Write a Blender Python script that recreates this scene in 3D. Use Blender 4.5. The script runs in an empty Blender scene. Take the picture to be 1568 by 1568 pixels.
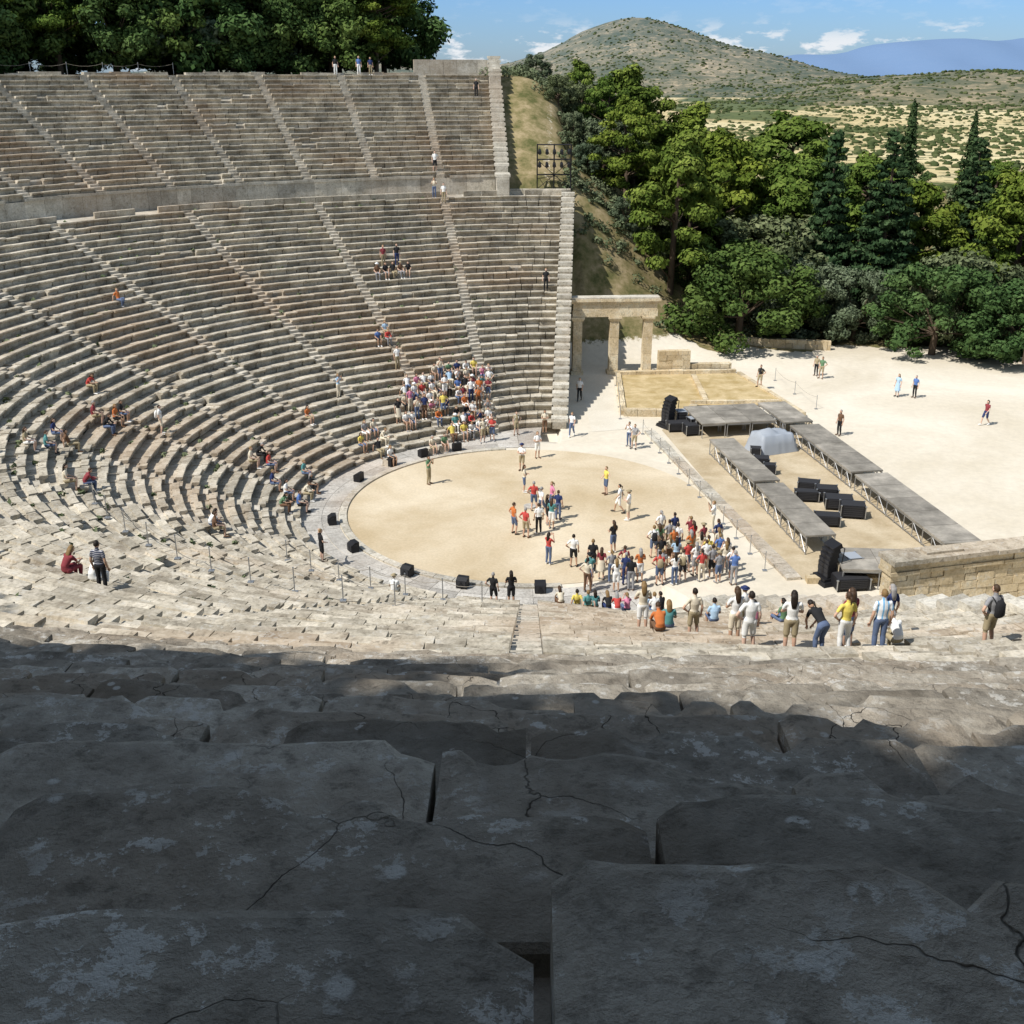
import bpy, math, random, bmesh
import numpy as np
from mathutils import Vector, noise, Matrix
random.seed(7); rng=np.random.default_rng(7)
rad=math.radians
scene=bpy.context.scene
COL=scene.collection

# ------------------------------------------------------------------ helpers
def smooth(t):
    t=np.clip(t,0,1); return t*t*(3-2*t)
def ssc(t):
    t=max(0.,min(1.,t)); return t*t*(3-2*t)
def new_obj(name,me,parent=None,loc=None):
    o=bpy.data.objects.new(name,me); COL.objects.link(o)
    if parent is not None: o.parent=parent
    if loc is not None: o.location=loc
    return o
def empty(name,loc=(0,0,0)):
    o=bpy.data.objects.new(name,None); COL.objects.link(o); o.location=loc; o.empty_display_size=.5; return o

class B:
    """small mesh builder"""
    def __init__(s): s.v=[]; s.f=[]; s.m=[]; s.t=[]; s.tint=.5
    def face(s,idx,m=0): s.f.append(idx); s.m.append(m); s.t.append(s.tint)
    def box(s,c,size,rz=0,m=0,top=None,shift=(0,0)):
        hx,hy,hz=size[0]/2,size[1]/2,size[2]/2; n=len(s.v)
        tx,ty=(hx,hy) if top is None else (top[0]/2,top[1]/2)
        ca,sa=math.cos(rz),math.sin(rz)
        for (x,y,z) in [(-hx,-hy,-hz),(hx,-hy,-hz),(hx,hy,-hz),(-hx,hy,-hz),(-tx+shift[0],-ty+shift[1],hz),(tx+shift[0],-ty+shift[1],hz),(tx+shift[0],ty+shift[1],hz),(-tx+shift[0],ty+shift[1],hz)]:
            s.v.append((c[0]+x*ca-y*sa,c[1]+x*sa+y*ca,c[2]+z))
        for q in [(0,3,2,1),(4,5,6,7),(0,1,5,4),(1,2,6,5),(2,3,7,6),(3,0,4,7)]:
            s.face([n+i for i in q],m)
    def loft(s,pts,radii,n=8,side=None,m=0,cap=True):
        pts=[Vector(p) for p in pts]; base=len(s.v); k=len(pts); S=None
        for i,p in enumerate(pts):
            t=(pts[min(i+1,k-1)]-pts[max(i-1,0)])
            if t.length<1e-6: t=Vector((0,0,1))
            t.normalize()
            if side is not None: S=Vector(side)
            elif S is None:
                S=Vector((1,0,0)) if abs(t.x)<.8 else Vector((0,1,0))
            S=(S-t*S.dot(t)); S.normalize(); O=t.cross(S)
            r=radii[i]; rx,ry=(r,r) if not isinstance(r,tuple) else r
            for j in range(n):
                a=2*math.pi*j/n; q=p+S*(math.cos(a)*rx)+O*(math.sin(a)*ry); s.v.append(tuple(q))
        for i in range(k-1):
            for j in range(n):
                a=base+i*n+j; b=base+i*n+(j+1)%n
                s.face([a,b,b+n,a+n],m)
        if cap:
            s.face([base+j for j in range(n)][::-1],m); s.face([base+(k-1)*n+j for j in range(n)],m)
    def cyl(s,a,b,r,n=8,m=0,r2=None): s.loft([a,b],[r,r if r2 is None else r2],n,m=m)
    def ellip(s,c,r,nu=12,nv=8,m=0,fn=None,M=None):
        base=len(s.v); c=Vector(c)
        for i in range(nv+1):
            ph=math.pi*i/nv
            for j in range(nu):
                a=2*math.pi*j/nu; d=Vector((math.sin(ph)*math.cos(a),math.sin(ph)*math.sin(a),math.cos(ph)))
                q=Vector((d.x*r[0],d.y*r[1],d.z*r[2]))
                if fn: q=fn(d,q)
                if M is not None: q=M@q
                s.v.append(tuple(c+q))
        for i in range(nv):
            for j in range(nu):
                a=base+i*nu+j; b=base+i*nu+(j+1)%nu; s.face([a,a+nu,b+nu,b],m)
    def mesh(s,name,mats,smooth_=False):
        me=bpy.data.meshes.new(name); me.from_pydata(s.v,[],s.f); 
        for mt in mats: me.materials.append(mt)
        me.polygons.foreach_set('material_index',s.m)
        at=me.attributes.new('tint','FLOAT','FACE'); at.data.foreach_set('value',s.t)
        if smooth_: me.polygons.foreach_set('use_smooth',[True]*len(s.f))
        me.update(); return me

def np_mesh(name,V,Q,mats,midx=None,tint=None,smooth_=False):
    me=bpy.data.meshes.new(name); n=len(V); k=Q.shape[1]
    me.vertices.add(n); me.vertices.foreach_set('co',V.astype(np.float32).ravel())
    me.loops.add(Q.size); me.loops.foreach_set('vertex_index',Q.astype(np.int32).ravel())
    me.polygons.add(len(Q)); me.polygons.foreach_set('loop_start',np.arange(0,Q.size,k,dtype=np.int32))
    me.polygons.foreach_set('loop_total',np.full(len(Q),k,dtype=np.int32))
    for mt in mats: me.materials.append(mt)
    if midx is not None: me.polygons.foreach_set('material_index',midx.astype(np.int32))
    if tint is not None:
        at=me.attributes.new('tint','FLOAT','FACE'); at.data.foreach_set('value',tint.astype(np.float32))
    if smooth_: me.polygons.foreach_set('use_smooth',np.ones(len(Q),dtype=bool))
    me.update(calc_edges=True); me.validate(); return me

# ------------------------------------------------------------------ materials
def mat(name,col=(.5,.5,.5),rough=.8,metal=0):
    m=bpy.data.materials.new(name); m.use_nodes=True; b=m.node_tree.nodes['Principled BSDF']
    b.inputs['Base Color'].default_value=(*col,1); b.inputs['Roughness'].default_value=rough; b.inputs['Metallic'].default_value=metal
    if 'Specular IOR Level' in b.inputs: b.inputs['Specular IOR Level'].default_value=.25
    return m
class N:
    def __init__(s,m): s.nt=m.node_tree; s.b=s.nt.nodes['Principled BSDF']
    def diffuse(s):
        """swap the principled shader for a plain (cheap) diffuse one"""
        d=s.nt.nodes.new('ShaderNodeBsdfDiffuse'); out=[x for x in s.nt.nodes if x.type=='OUTPUT_MATERIAL'][0]
        s.nt.links.new(d.outputs[0],out.inputs['Surface']); s.nt.nodes.remove(s.b); s.b=d; s.cin=d.inputs['Color']; return d
    def n(s,t,**k):
        x=s.nt.nodes.new(t)
        for a,v in k.items(): setattr(x,a,v)
        return x
    def l(s,a,b): s.nt.links.new(a,b)
    def noise(s,vec,scale,detail=4,rough=.6,dist=0):
        x=s.n('ShaderNodeTexNoise'); x.inputs['Scale'].default_value=scale; x.inputs['Detail'].default_value=detail
        x.inputs['Roughness'].default_value=rough; x.inputs['Distortion'].default_value=dist; s.l(vec,x.inputs['Vector']); return x.outputs['Fac']
    def ramp(s,f,stops,interp='LINEAR'):
        x=s.n('ShaderNodeValToRGB'); cr=x.color_ramp; cr.interpolation=interp
        while len(cr.elements)<len(stops): cr.elements.new(.5)
        for e,(p,c) in zip(cr.elements,stops):
            e.position=p; e.color=(c,c,c,1) if not isinstance(c,tuple) else (*c,1)
        s.l(f,x.inputs['Fac']); return x.outputs['Color']
    def mix(s,fac,a,b,mode='MIX'):
        x=s.n('ShaderNodeMix',data_type='RGBA',blend_type=mode)
        for sock,v in ((x.inputs[0],fac),(x.inputs[6],a),(x.inputs[7],b)):
            if isinstance(v,(int,float)): sock.default_value=v
            elif isinstance(v,tuple): sock.default_value=(*v,1)
            else: s.l(v,sock)
        return x.outputs[2]
    def math(s,op,a,b=0):
        x=s.n('ShaderNodeMath',operation=op)
        for i,v in enumerate((a,b)):
            if isinstance(v,(int,float)): x.inputs[i].default_value=v
            else: s.l(v,x.inputs[i])
        return x.outputs[0]
    def attr(s,name): return s.n('ShaderNodeAttribute',attribute_name=name)
    def pos(s): return s.n('ShaderNodeNewGeometry').outputs['Position']
    def bump(s,h,strength,dist):
        x=s.n('ShaderNodeBump'); x.inputs['Strength'].default_value=strength; x.inputs['Distance'].default_value=dist
        s.l(h,x.inputs['Height']); s.l(x.outputs['Normal'],s.b.inputs['Normal'])

def stone_mat(name,dark,mid,light,fine=False,lich=.35,warm=(.40,.28,.18)):
    m=mat(name,mid,.92); g=N(m); P=g.pos()
    t=g.attr('tint').outputs['Fac']
    n1=g.noise(P,.9,4,.7); n2=g.noise(P,9 if not fine else 10,3 if not fine else 5,.7)
    c=g.ramp(n1,[(.3,dark),(.5,mid),(.68,light)])
    c=g.mix(.85,c,g.ramp(t,[(0,.62 if fine else .68),(.5,.97),(1,1.25 if fine else 1.2)]),'MULTIPLY')
    c=g.mix(.75,c,g.ramp(n2,[(.3,.6),(.52,1.0),(.72,1.2)]),'MULTIPLY')
    if fine:
        g.diffuse()
        n3=g.noise(P,.5,2,.6)
        c=g.mix(g.ramp(n3,[(.45,0.),(.65,.4)]),c,warm)
        v=g.noise(P,8.,7,.76)
        gate_=g.ramp(n1,[(.45,.0),(.58,1.)])
        lf=g.math('MULTIPLY',g.ramp(v,[(.55,0.),(.562,lich)]),gate_)
        c=g.mix(lf,c,(.60,.58,.53))
        sp=g.n('ShaderNodeTexVoronoi'); sp.inputs['Scale'].default_value=6.; g.l(P,sp.inputs['Vector'])
        c=g.mix(g.math('MULTIPLY',g.ramp(sp.outputs['Distance'],[(.15,.7),(.19,0.)]),g.ramp(v,[(.48,0.),(.51,1.)])),c,(.58,.56,.51))
        c=g.mix(g.ramp(v,[(.36,.55),(.46,0.)]),c,(dark[0]*.5,dark[1]*.5,dark[2]*.5))
        nn=g.n('ShaderNodeTexNoise'); nn.inputs['Scale'].default_value=2.2; nn.inputs['Detail'].default_value=5; g.l(P,nn.inputs['Vector'])
        w=g.n('ShaderNodeVectorMath',operation='MULTIPLY_ADD'); g.l(nn.outputs['Color'],w.inputs[0]); w.inputs[1].default_value=(.45,.45,.45); g.l(P,w.inputs[2])
        vo=g.n('ShaderNodeTexVoronoi',feature='DISTANCE_TO_EDGE'); vo.inputs['Scale'].default_value=1.5; g.l(w.outputs[0],vo.inputs['Vector'])
        cm=g.math('MULTIPLY',g.ramp(vo.outputs['Distance'],[(0.,.8),(.004,0.)]),g.ramp(n3,[(.46,0.),(.54,1.)]))
        c=g.mix(cm,c,(.04,.036,.032))
        h=g.math('ADD',g.math('MULTIPLY',n2,.8),g.math('MULTIPLY',v,1.8))
        h=g.math('SUBTRACT',h,g.math('MULTIPLY',cm,1.2))
        g.bump(h,.9,.02); g.l(c,g.cin)
    else:
        g.diffuse()
        n3=g.noise(P,.12,1,.6); v=g.noise(P,3.2,3,.75)
        c=g.mix(g.ramp(n3,[(.48,0.),(.66,.42)]),c,warm)
        c=g.mix(g.ramp(v,[(.58,0.),(.63,lich)]),c,(.55,.545,.51))
        c=g.mix(g.ramp(v,[(.33,.6),(.42,0.)]),c,(dark[0]*.5,dark[1]*.5,dark[2]*.5))
        g.l(c,g.cin)
    return m

M_seat=stone_mat('limestone_seats',(.255,.22,.17),(.465,.42,.335),(.61,.555,.46))
M_slab=stone_mat('weathered_slab',(.20,.175,.14),(.34,.305,.25),(.46,.42,.35),fine=True,lich=.75,warm=(.36,.28,.2))
M_pale=stone_mat('pale_limestone',(.36,.33,.27),(.50,.465,.39),(.62,.585,.505))
M_gate=stone_mat('ochre_limestone',(.46,.37,.23),(.60,.50,.34),(.68,.61,.46),warm=(.52,.38,.2))
M_pave=stone_mat('grey_paving',(.40,.375,.335),(.48,.455,.41),(.56,.53,.48))
M_stair=stone_mat('stair_stone',(.27,.24,.195),(.46,.42,.345),(.57,.525,.445))

def sand_mat(name,a,b,sc=.25,bump=.25):
    m=mat(name,a,.95); g=N(m); g.diffuse(); P=g.pos()
    c=g.ramp(g.noise(P,sc,4,.62,.3),[(.35,a),(.65,b)])
    n=g.noise(P,7,3,.75)
    c=g.mix(.6,c,g.ramp(n,[(.3,.8),(.7,1.1)]),'MULTIPLY')
    g.l(c,g.cin); return m
M_orch=sand_mat('orchestra_earth',(.48,.38,.24),(.67,.575,.425),.13)
M_path=sand_mat('pale_gravel',(.62,.565,.46),(.70,.65,.55),.3)
M_stageground=sand_mat('stage_earth',(.42,.335,.215),(.57,.48,.34),.5)
M_dry=sand_mat('dry_grass',(.40,.30,.14),(.58,.46,.27),.9,.9)

M_black=mat('black_paint',(.015,.015,.017),.5)
M_grille=mat('speaker_grille',(.03,.03,.033),.7)
M_steel=mat('galvanised_steel',(.42,.43,.44),.4,.7)
M_deck=mat('stage_deck',(.24,.22,.19),.8)
g=N(M_deck); nz=g.noise(g.pos(),.8,5,.7); c=g.ramp(nz,[(.3,(.17,.155,.13)),(.5,(.26,.24,.205)),(.7,(.40,.365,.31))]); g.l(g.mix(.6,c,g.ramp(g.attr('tint').outputs['Fac'],[(0,.65),(1,1.25)]),'MULTIPLY'),g.b.inputs['Base Color'])
M_tarp=mat('grey_tarpaulin',(.33,.36,.4),.55)
M_rope=mat('rope',(.3,.27,.22),.9)
M_bark=mat('bark',(.13,.095,.07),.95); g=N(M_bark); g.diffuse(); g.cin.default_value=(.12,.09,.065,1)

def leaf_mat(name,a,b,c3):
    m=mat(name,a,.8); g=N(m); g.diffuse(); t=g.attr('tint').outputs['Fac']
    oi=g.n('ShaderNodeObjectInfo').outputs['Random']
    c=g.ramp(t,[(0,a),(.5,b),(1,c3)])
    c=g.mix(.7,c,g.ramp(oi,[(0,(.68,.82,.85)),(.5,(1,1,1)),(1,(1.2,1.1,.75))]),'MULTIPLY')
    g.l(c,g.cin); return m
M_pine=leaf_mat('pine_needles',(.05,.082,.017),(.105,.15,.029),(.185,.23,.05))
M_oak=leaf_mat('oak_leaves',(.038,.07,.024),(.072,.118,.038),(.12,.175,.06))
M_fir=leaf_mat('fir_needles',(.026,.05,.022),(.052,.085,.036),(.09,.13,.055))
M_olive=leaf_mat('olive_leaves',(.07,.092,.05),(.115,.145,.085),(.18,.21,.13))

# ------------------------------------------------------------------ theatre geometry
CAM=Vector((-1.0,-57.5,22.48))
AX=191.0
def Gn(th):
    e=np.clip(np.maximum((114-th)/30,(th-268)/30),0,1); return 2.3*e*e*(3-2*e)
def G(th):
    e=max(0,(114-th)/30,(th-268)/30); e=min(e,1); return 2.3*e*e*(3-2*e)
R0,DL,HL,Z0=12.6,.84,.37,.45
RU,DU,HU,ZU=43.2,.76,.395,14.6
NL,NU=34,21
TH_U=93.2
def th_start(R):
    th=86.
    for _ in range(12):
        r=R+G(th); y=r*math.sin(rad(th)); x=1.7+(y-15)*.06
        th=math.degrees(math.acos(max(-1,min(1,x/r))))
    return th
def PT(R,th,z):
    r=R+G(th); a=rad(th); return (r*math.cos(a),r*math.sin(a),z)

HILLS=[(205,2542,80,100,300),(260,2600,36,330,400),(440,2300,50,130,250),(320,2500,34,70,200),(700,1650,36,190,260),(1080,1900,26,230,300),(-500,2600,60,400,400),
       (1500,2600,44,500,400),(3250,9000,195,420,900),(4100,9000,210,500,900),(2500,9300,120,500,900),(5600,9500,240,900,900),(1700,9500,95,500,900),(-200,9000,90,1500,900),(600,1080,11,150,70),(420,1350,13,110,90)]
def Hn(x,y):
    x=np.asarray(x,float); y=np.asarray(y,float)
    r=np.hypot(x,y); th=np.degrees(np.arctan2(y,x))%360
    a=x*.982+y*.19; bb=-.19*x+.982*y; b=np.abs(bb)
    rr=r-Gn(np.where((th<80)|(th>305),80.,th))
    prof=np.interp(rr,[12.2,12.6,41.2,43.2,43.3,59.3,62,90,140],[0,.2,12.5,12.4,13.7,22.3,22.4,22.6,19])
    aw=5.0+(b-14.2)*.25
    phi=np.abs((th-AX+180)%360-180)
    d2=np.where(phi>AX-TH_U, r*np.sin(np.radians(np.minimum(phi-(AX-TH_U),90))),0)
    fall=1-smooth((d2-3)/23)
    fall=np.where(d2>0,fall,1.)
    ins=(r>12.3)&(a<aw)&((rr<43.3)|(d2<=0))
    zin=prof-np.where(rr<59.2,.9,0.)
    zout=prof*fall*smooth((b-30)/14)
    z=np.where(ins,zin,zout)
    z=np.where(r<12.3,0,z)
    bump=np.sin(x*.21+1)*np.cos(y*.17)*.5+np.sin(x*.05+y*.063)*.8
    z=z+bump*np.clip(zout/6,0,1)*np.where(ins|(d2<7),0,1)
    z=z*(1-smooth((r-110)/200))-16*smooth((r-100)/420)
    for (hx,hy,am,sx,sy) in HILLS:
        z=z+am*np.exp(-.5*(((x-hx)/sx)**2+((y-hy)/sy)**2))
    far=smooth((r-700)/900)
    z=z+far*(4*np.sin(x*.011+2)*np.cos(y*.008)+2.5*np.sin(x*.031)*np.sin(y*.023+1)+1.2*np.sin(x*.07+y*.05))
    far2=smooth((r-6000)/2000)
    z=z+far2*(14*np.sin(x*.0049)+9*np.sin(x*.0113+1))
    return z
def H(x,y): return float(Hn(x,y))

# ---- terrain
rs=np.concatenate([[0.01],np.linspace(1,75,150)]); 
ex=[75.]
while ex[-1]<13000: ex.append(ex[-1]*1.022)
rs=np.concatenate([rs,ex[1:]]); nt=640
ths=np.arange(nt)*2*math.pi/nt
R_,T_=np.meshgrid(rs,ths,indexing='ij'); X_=R_*np.cos(T_); Y_=R_*np.sin(T_); Z_=Hn(X_,Y_)
V=np.stack([X_.ravel(),Y_.ravel(),Z_.ravel()],1)
i,j=np.meshgrid(np.arange(len(rs)-1),np.arange(nt),indexing='ij'); j2=(j+1)%nt
Q=np.stack([i*nt+j,(i+1)*nt+j,(i+1)*nt+j2,i*nt+j2],-1).reshape(-1,4)
M_ground=mat('ground_surface',(.5,.45,.35),.97); M_hill=mat('hills_surface',(.2,.2,.1),.97)
rq=np.repeat(rs[:-1],nt)
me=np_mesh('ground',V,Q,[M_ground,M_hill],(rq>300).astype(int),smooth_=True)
x,y=V[:,0],V[:,1]; r=np.hypot(x,y)
wob=2.0*np.sin(x*.23)+1.5*np.sin(y*.31+x*.11)+1.2*np.sin(x*.7+y*.5)
edge=38+wob-np.clip(x-30,0,60)*.10
zz=Hn(x,y)
plaza=((y<edge)&(r<120)).astype(float)*(1-np.clip((zz-.6)/1.5,0,1))
pathm=.42*np.exp(-((x-(2.+.06*(y-44)))/.9)**2)*((y>43)&(y<70))
plaza=np.clip(plaza+pathm,0,1)
vc=np.stack([plaza,1-plaza,np.zeros_like(x),np.ones_like(x)],1)
ca=me.color_attributes.new('zone','FLOAT_COLOR','POINT'); ca.data.foreach_set('color',vc.astype(np.float32).ravel())
g=N(M_ground); g.diffuse(); P=g.pos(); zn=g.attr('zone'); sep=g.n('ShaderNodeSeparateColor'); g.l(zn.outputs['Color'],sep.inputs[0])
nf=g.noise(P,2.2,4,.78); nb_=g.noise(P,.09,4,.65,.5); nm=g.noise(P,.5,4,.75)
plz=g.mix(.6,g.ramp(nb_,[(.35,(.60,.535,.42)),(.65,(.73,.67,.56))]),g.ramp(nf,[(.3,.84),(.7,1.08)]),'MULTIPLY')
fst=g.ramp(nm,[(.35,(.10,.105,.04)),(.5,(.22,.185,.09)),(.68,(.38,.30,.18))])
e=g.math('ADD',sep.outputs[0],g.math('MULTIPLY',g.math('SUBTRACT',nf,.5),.9))
g.l(g.mix(g.ramp(e,[(.42,0.),(.56,1.)]),fst,plz),g.cin)
g=N(M_hill); g.diffuse(); P=g.pos()
sc=g.noise(P,.011,6,.75,.4); bush=g.noise(P,.07,4,.8); ptch=g.noise(P,.0028,4,.7)
hill=g.ramp(sc,[(.38,(.10,.105,.05)),(.48,(.20,.175,.095)),(.56,(.31,.25,.145)),(.66,(.44,.34,.21))])
dark_=g.ramp(ptch,[(.4,1.),(.55,.5)])
hill=g.mix(g.math('MULTIPLY',g.ramp(bush,[(.44,.0),(.49,.9)]),dark_),hill,(.05,.07,.03))
sx=g.n('ShaderNodeSeparateXYZ'); g.l(P,sx.inputs[0])
flat=g.math('LESS_THAN',sx.outputs['Z'],-8.5)
fld=g.ramp(g.noise(P,.006,3,.4),[(.40,(.11,.13,.05)),(.46,(.52,.42,.22)),(.62,(.62,.53,.31))])
hill=g.mix(flat,hill,g.mix(g.ramp(bush,[(.54,.0),(.58,.85)]),fld,(.06,.08,.035)))
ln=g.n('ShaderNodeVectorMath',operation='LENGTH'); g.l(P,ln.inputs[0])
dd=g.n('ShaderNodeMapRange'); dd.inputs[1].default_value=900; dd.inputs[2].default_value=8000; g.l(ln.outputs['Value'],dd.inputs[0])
hill=g.mix(g.ramp(dd.outputs[0],[(0,.02),(.25,.2),(1,.97)]),hill,(.15,.235,.38))  # distance haze painted into the base colour: hills turn bluer farther out
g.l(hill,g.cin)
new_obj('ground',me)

# ---- seating
theatre=empty('ancient_theatre')
def block(bf,prof,t0,t1,m=0,nseg=1,jr=0,jz=0,tint=.5,tz=0):
    bf.tint=tint; k=len(prof); n=len(bf.v)
    for s in range(nseg+1):
        th=t0+(t1-t0)*s/nseg
        for (R,z) in prof: bf.v.append(PT(R+jr,th,z+jz+tz*(s/nseg-.5)))
    for s in range(nseg):
        for q in range(k):
            a=n+s*k+q; b=n+s*k+(q+1)%k; bf.face([a,b,b+k,a+k],m)
    bf.face([n+q for q in range(k)],m); bf.face([n+nseg*k+q for q in range(k)][::-1],m)

def seatprof(R,z,d,h):
    return [(R+.20,z-h-.12),(R+.19,z-.2),(R+.03,z-.115),(R,z-.02),(R+.02,z),(R+.38,z),(R+.40,z-.07),(R+d+.21,z-.07),(R+d+.21,z-h-.12)]
def build_tier(name,R_first,d,h,z0,n,step,starts,near_filter,mats):
    bf=B()
    for k in range(n):
        R=R_first+k*d; z=z0+k*h
        a0=starts(R); a1=2*AX-a0
        bounds=[a0]
        c=99.5-step*3
        while c<a1:
            if c>a0+2 and c<a1-2:
                hw=math.degrees(.37/R); bounds+= [c-hw,c+hw]
            c+=step
        bounds.append(a1)
        for w in range(0,len(bounds),2):
            t=bounds[w]; e=bounds[w+1]
            while t<e-.01:
                L=random.uniform(.75,1.35); dt=math.degrees(L/(R+G(t)))
                t2=min(t+dt,e)
                if e-t2<dt*.3: t2=e
                gap=math.degrees(random.uniform(.004,.03)/R)
                rough=1.0
                if R_first<20 and 190<t<292: rough=2.6
                if not near_filter(R,t):
                    pr=seatprof(R,z,d,h); u=random.random()
                    if u>.016*rough:
                        worn=random.gauss(0,.018*rough); 
                        if random.random()<.08*rough: worn+=random.uniform(.04,.14)
                        block(bf,pr,t+gap,t2-gap,jr=worn,jz=random.gauss(0,.010*rough)-(.06 if random.random()<.05*rough else 0),tint=random.random(),tz=random.gauss(0,.012*rough))
                    else:
                        block(bf,[(R+.45,z-h-.12),(R+.42,z-.2),(R+.5,z-.1),(R+d+.16,z-.09),(R+d+.16,z-h-.12)],t+gap,t2-gap,tint=random.random()*.4)
                t=t2
    o=new_obj(name,bf.mesh(name,mats),theatre); return o
near=lambda R,t:(R>43 and 238<t<293)
build_tier('lower_tier_seats',R0,DL,HL,Z0,NL,15.4,th_start,lambda R,t:False,[M_seat])
build_tier('upper_tier_seats',RU,DU,HU,ZU,NU,7.7,lambda R:TH_U,near,[M_seat])

bf=B()
def stair_run(R_first,d,h,z0,n,step,starts,skip):
    c=99.5-step*3
    while c<300:
        if not skip(c):
          for k in range(n):
            R=R_first+k*d; z=z0+k*h; a0=starts(R); a1=2*AX-a0
            if not (a0+2<c<a1-2): continue
            hw=math.degrees(.366/R)
            for (ra,rb,zt) in ((R-.02,R+d*.5,z-h*.5),(R+d*.5,R+d,z)):
                block(bf,[(ra,zt-h-.2),(ra,zt),(rb+.05,zt),(rb+.05,zt-h-.2)],c-hw,c+hw,jr=random.gauss(0,.015),jz=random.gauss(0,.014)-.02,tint=random.uniform(.2,1),tz=random.gauss(0,.015))
        c+=step
stair_run(R0,DL,HL,Z0,NL,15.4,th_start,lambda c:False); stair_run(RU,DU,HU,ZU,NU,7.7,lambda R:TH_U,lambda c:238<c<293)
new_obj('stairways',bf.mesh('stairways',[M_stair]),theatre)

# near weathered slabs (detailed)
def resample(prof):
    P=[Vector((a,b)) for a,b in prof]; P.append(P[0]); out=[]
    for a,b in zip(P[:-1],P[1:]):
        L=(b-a).length; m=max(1,int(L/.06)) if L<.9 else 3
        for s in range(m): out.append(tuple(a+(b-a)*(s/m)))
    return out
bf=B()
for k in range(NU):
    R=RU+k*DU; z=ZU+k*HU; t=238.+random.random(); e=293.
    fine_=1 if k>8 else 0
    while t<e:
        L=random.uniform(.8,1.5); dt=math.degrees(L/(R+G(t))); t2=t+dt
        gap=math.degrees(random.uniform(.006,.022)/R)
        prof=[(R+.14,z-HU-.2),(R+.14,z-.22),(R+.03,z-.15),(R,z-.03),(R+.008,z-.006),(R+.03,z),(R+.50,z-.004),(R+.515,z-.02),(R+.52,z-.075),(R+DU+.14,z-.08),(R+DU+.14,z-HU-.2)]
        rp=resample(prof); kk=len(rp)
        L2=max(4,int(L/.055)) if fine_ else max(2,int(L/.15))
        jr=random.gauss(0,.028); jz=random.gauss(0,.019); tilt=random.gauss(0,.014); skew=random.gauss(0,.035); bf.tint=random.random()
        notch=[(random.random(),random.uniform(.04,.14),random.uniform(.03,.11)) for _ in range(random.choice([0,1,1,2,2]))]
        broken=random.random()<.15
        seed=random.random()*50; n=len(bf.v)
        for s in range(L2+1):
            f=s/L2; th=t+gap+(t2-t-2*gap)*f
            endr=min(f,1-f)*L
            nd=0
            for (nc,nw,na) in notch:
                q_=abs(f-nc)*L/nw
                if q_<1: nd+=na*(1-q_*q_)
            if broken: nd+=.10*ssc((f-.55)*4)
            for (pr,pz) in rp:
                q=Vector((pr*2.0,f*L*2.0+seed,pz*2.0))
                n1=noise.noise(q*1.3)*.026+noise.noise(q*5.)*.012
                n2=noise.noise(q*1.1+Vector((9,3,1)))*.02+noise.noise(q*6.)*.006
                fr=max(0,1-(pr-R)/.16)
                dr=n1*(.25+1.1*fr)+(.03*max(0,1-endr/.05)**2+nd)*fr
                dz=n2*.7-(.018*max(0,1-endr/.04)**2 if pz>z-.1 else 0)-(.02*fr if nd>.05 else 0)
                bf.v.append(PT(pr+jr+dr+skew*(f-.5),th,pz+jz+dz+tilt*(f-.5)*2))
        for s in range(L2):
            for q in range(kk):
                a=n+s*kk+q; b=n+s*kk+(q+1)%kk; bf.face([a,b,b+kk,a+kk])
        bf.face([n+q for q in range(kk)]); bf.face([n+L2*kk+q for q in range(kk)][::-1])
        t=t2
new_obj('weathered_slabs',bf.mesh('weathered_slabs',[M_slab]),theatre)

# diazoma
bf=B(); t=TH_U
while t<2*AX-TH_U:
    L=random.uniform(1.0,1.7); t2=t+math.degrees(L/43); gp=.01
    jz=random.gauss(0,.03)
    block(bf,[(RU-.02,12.2),(RU-.02,14.05),(RU+.5,14.05),(RU+.5,12.2)],t+gp,t2-gp,m=1,tint=random.random())
    if random.random()<.85: block(bf,[(RU-.12,14.055),(RU-.12,14.25+jz*.5),(RU+.3,14.25+jz*.5),(RU+.3,14.055)],t+gp,t2-gp,m=1,jr=random.gauss(0,.03),tint=random.random())
    t=t2
t=th_start(41.2)
while t<2*AX-th_start(41.2):
    L=random.uniform(1.2,2.); t2=t+math.degrees(L/41)
    block(bf,[(41.0,12.0),(41.0,12.62),(43.3,12.60),(43.3,12.0)],t+.01,t2-.01,m=1,tint=random.random())
    if random.random()<.8 : block(bf,[(41.02,12.63),(40.96,13.08),(41.12,13.1),(41.2,12.63)],t+.03,t2-.03,m=0,tint=random.random())
    t=t2
new_obj('diazoma_wall',bf.mesh('diazoma_wall',[M_seat,M_pale]),theatre)

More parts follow.
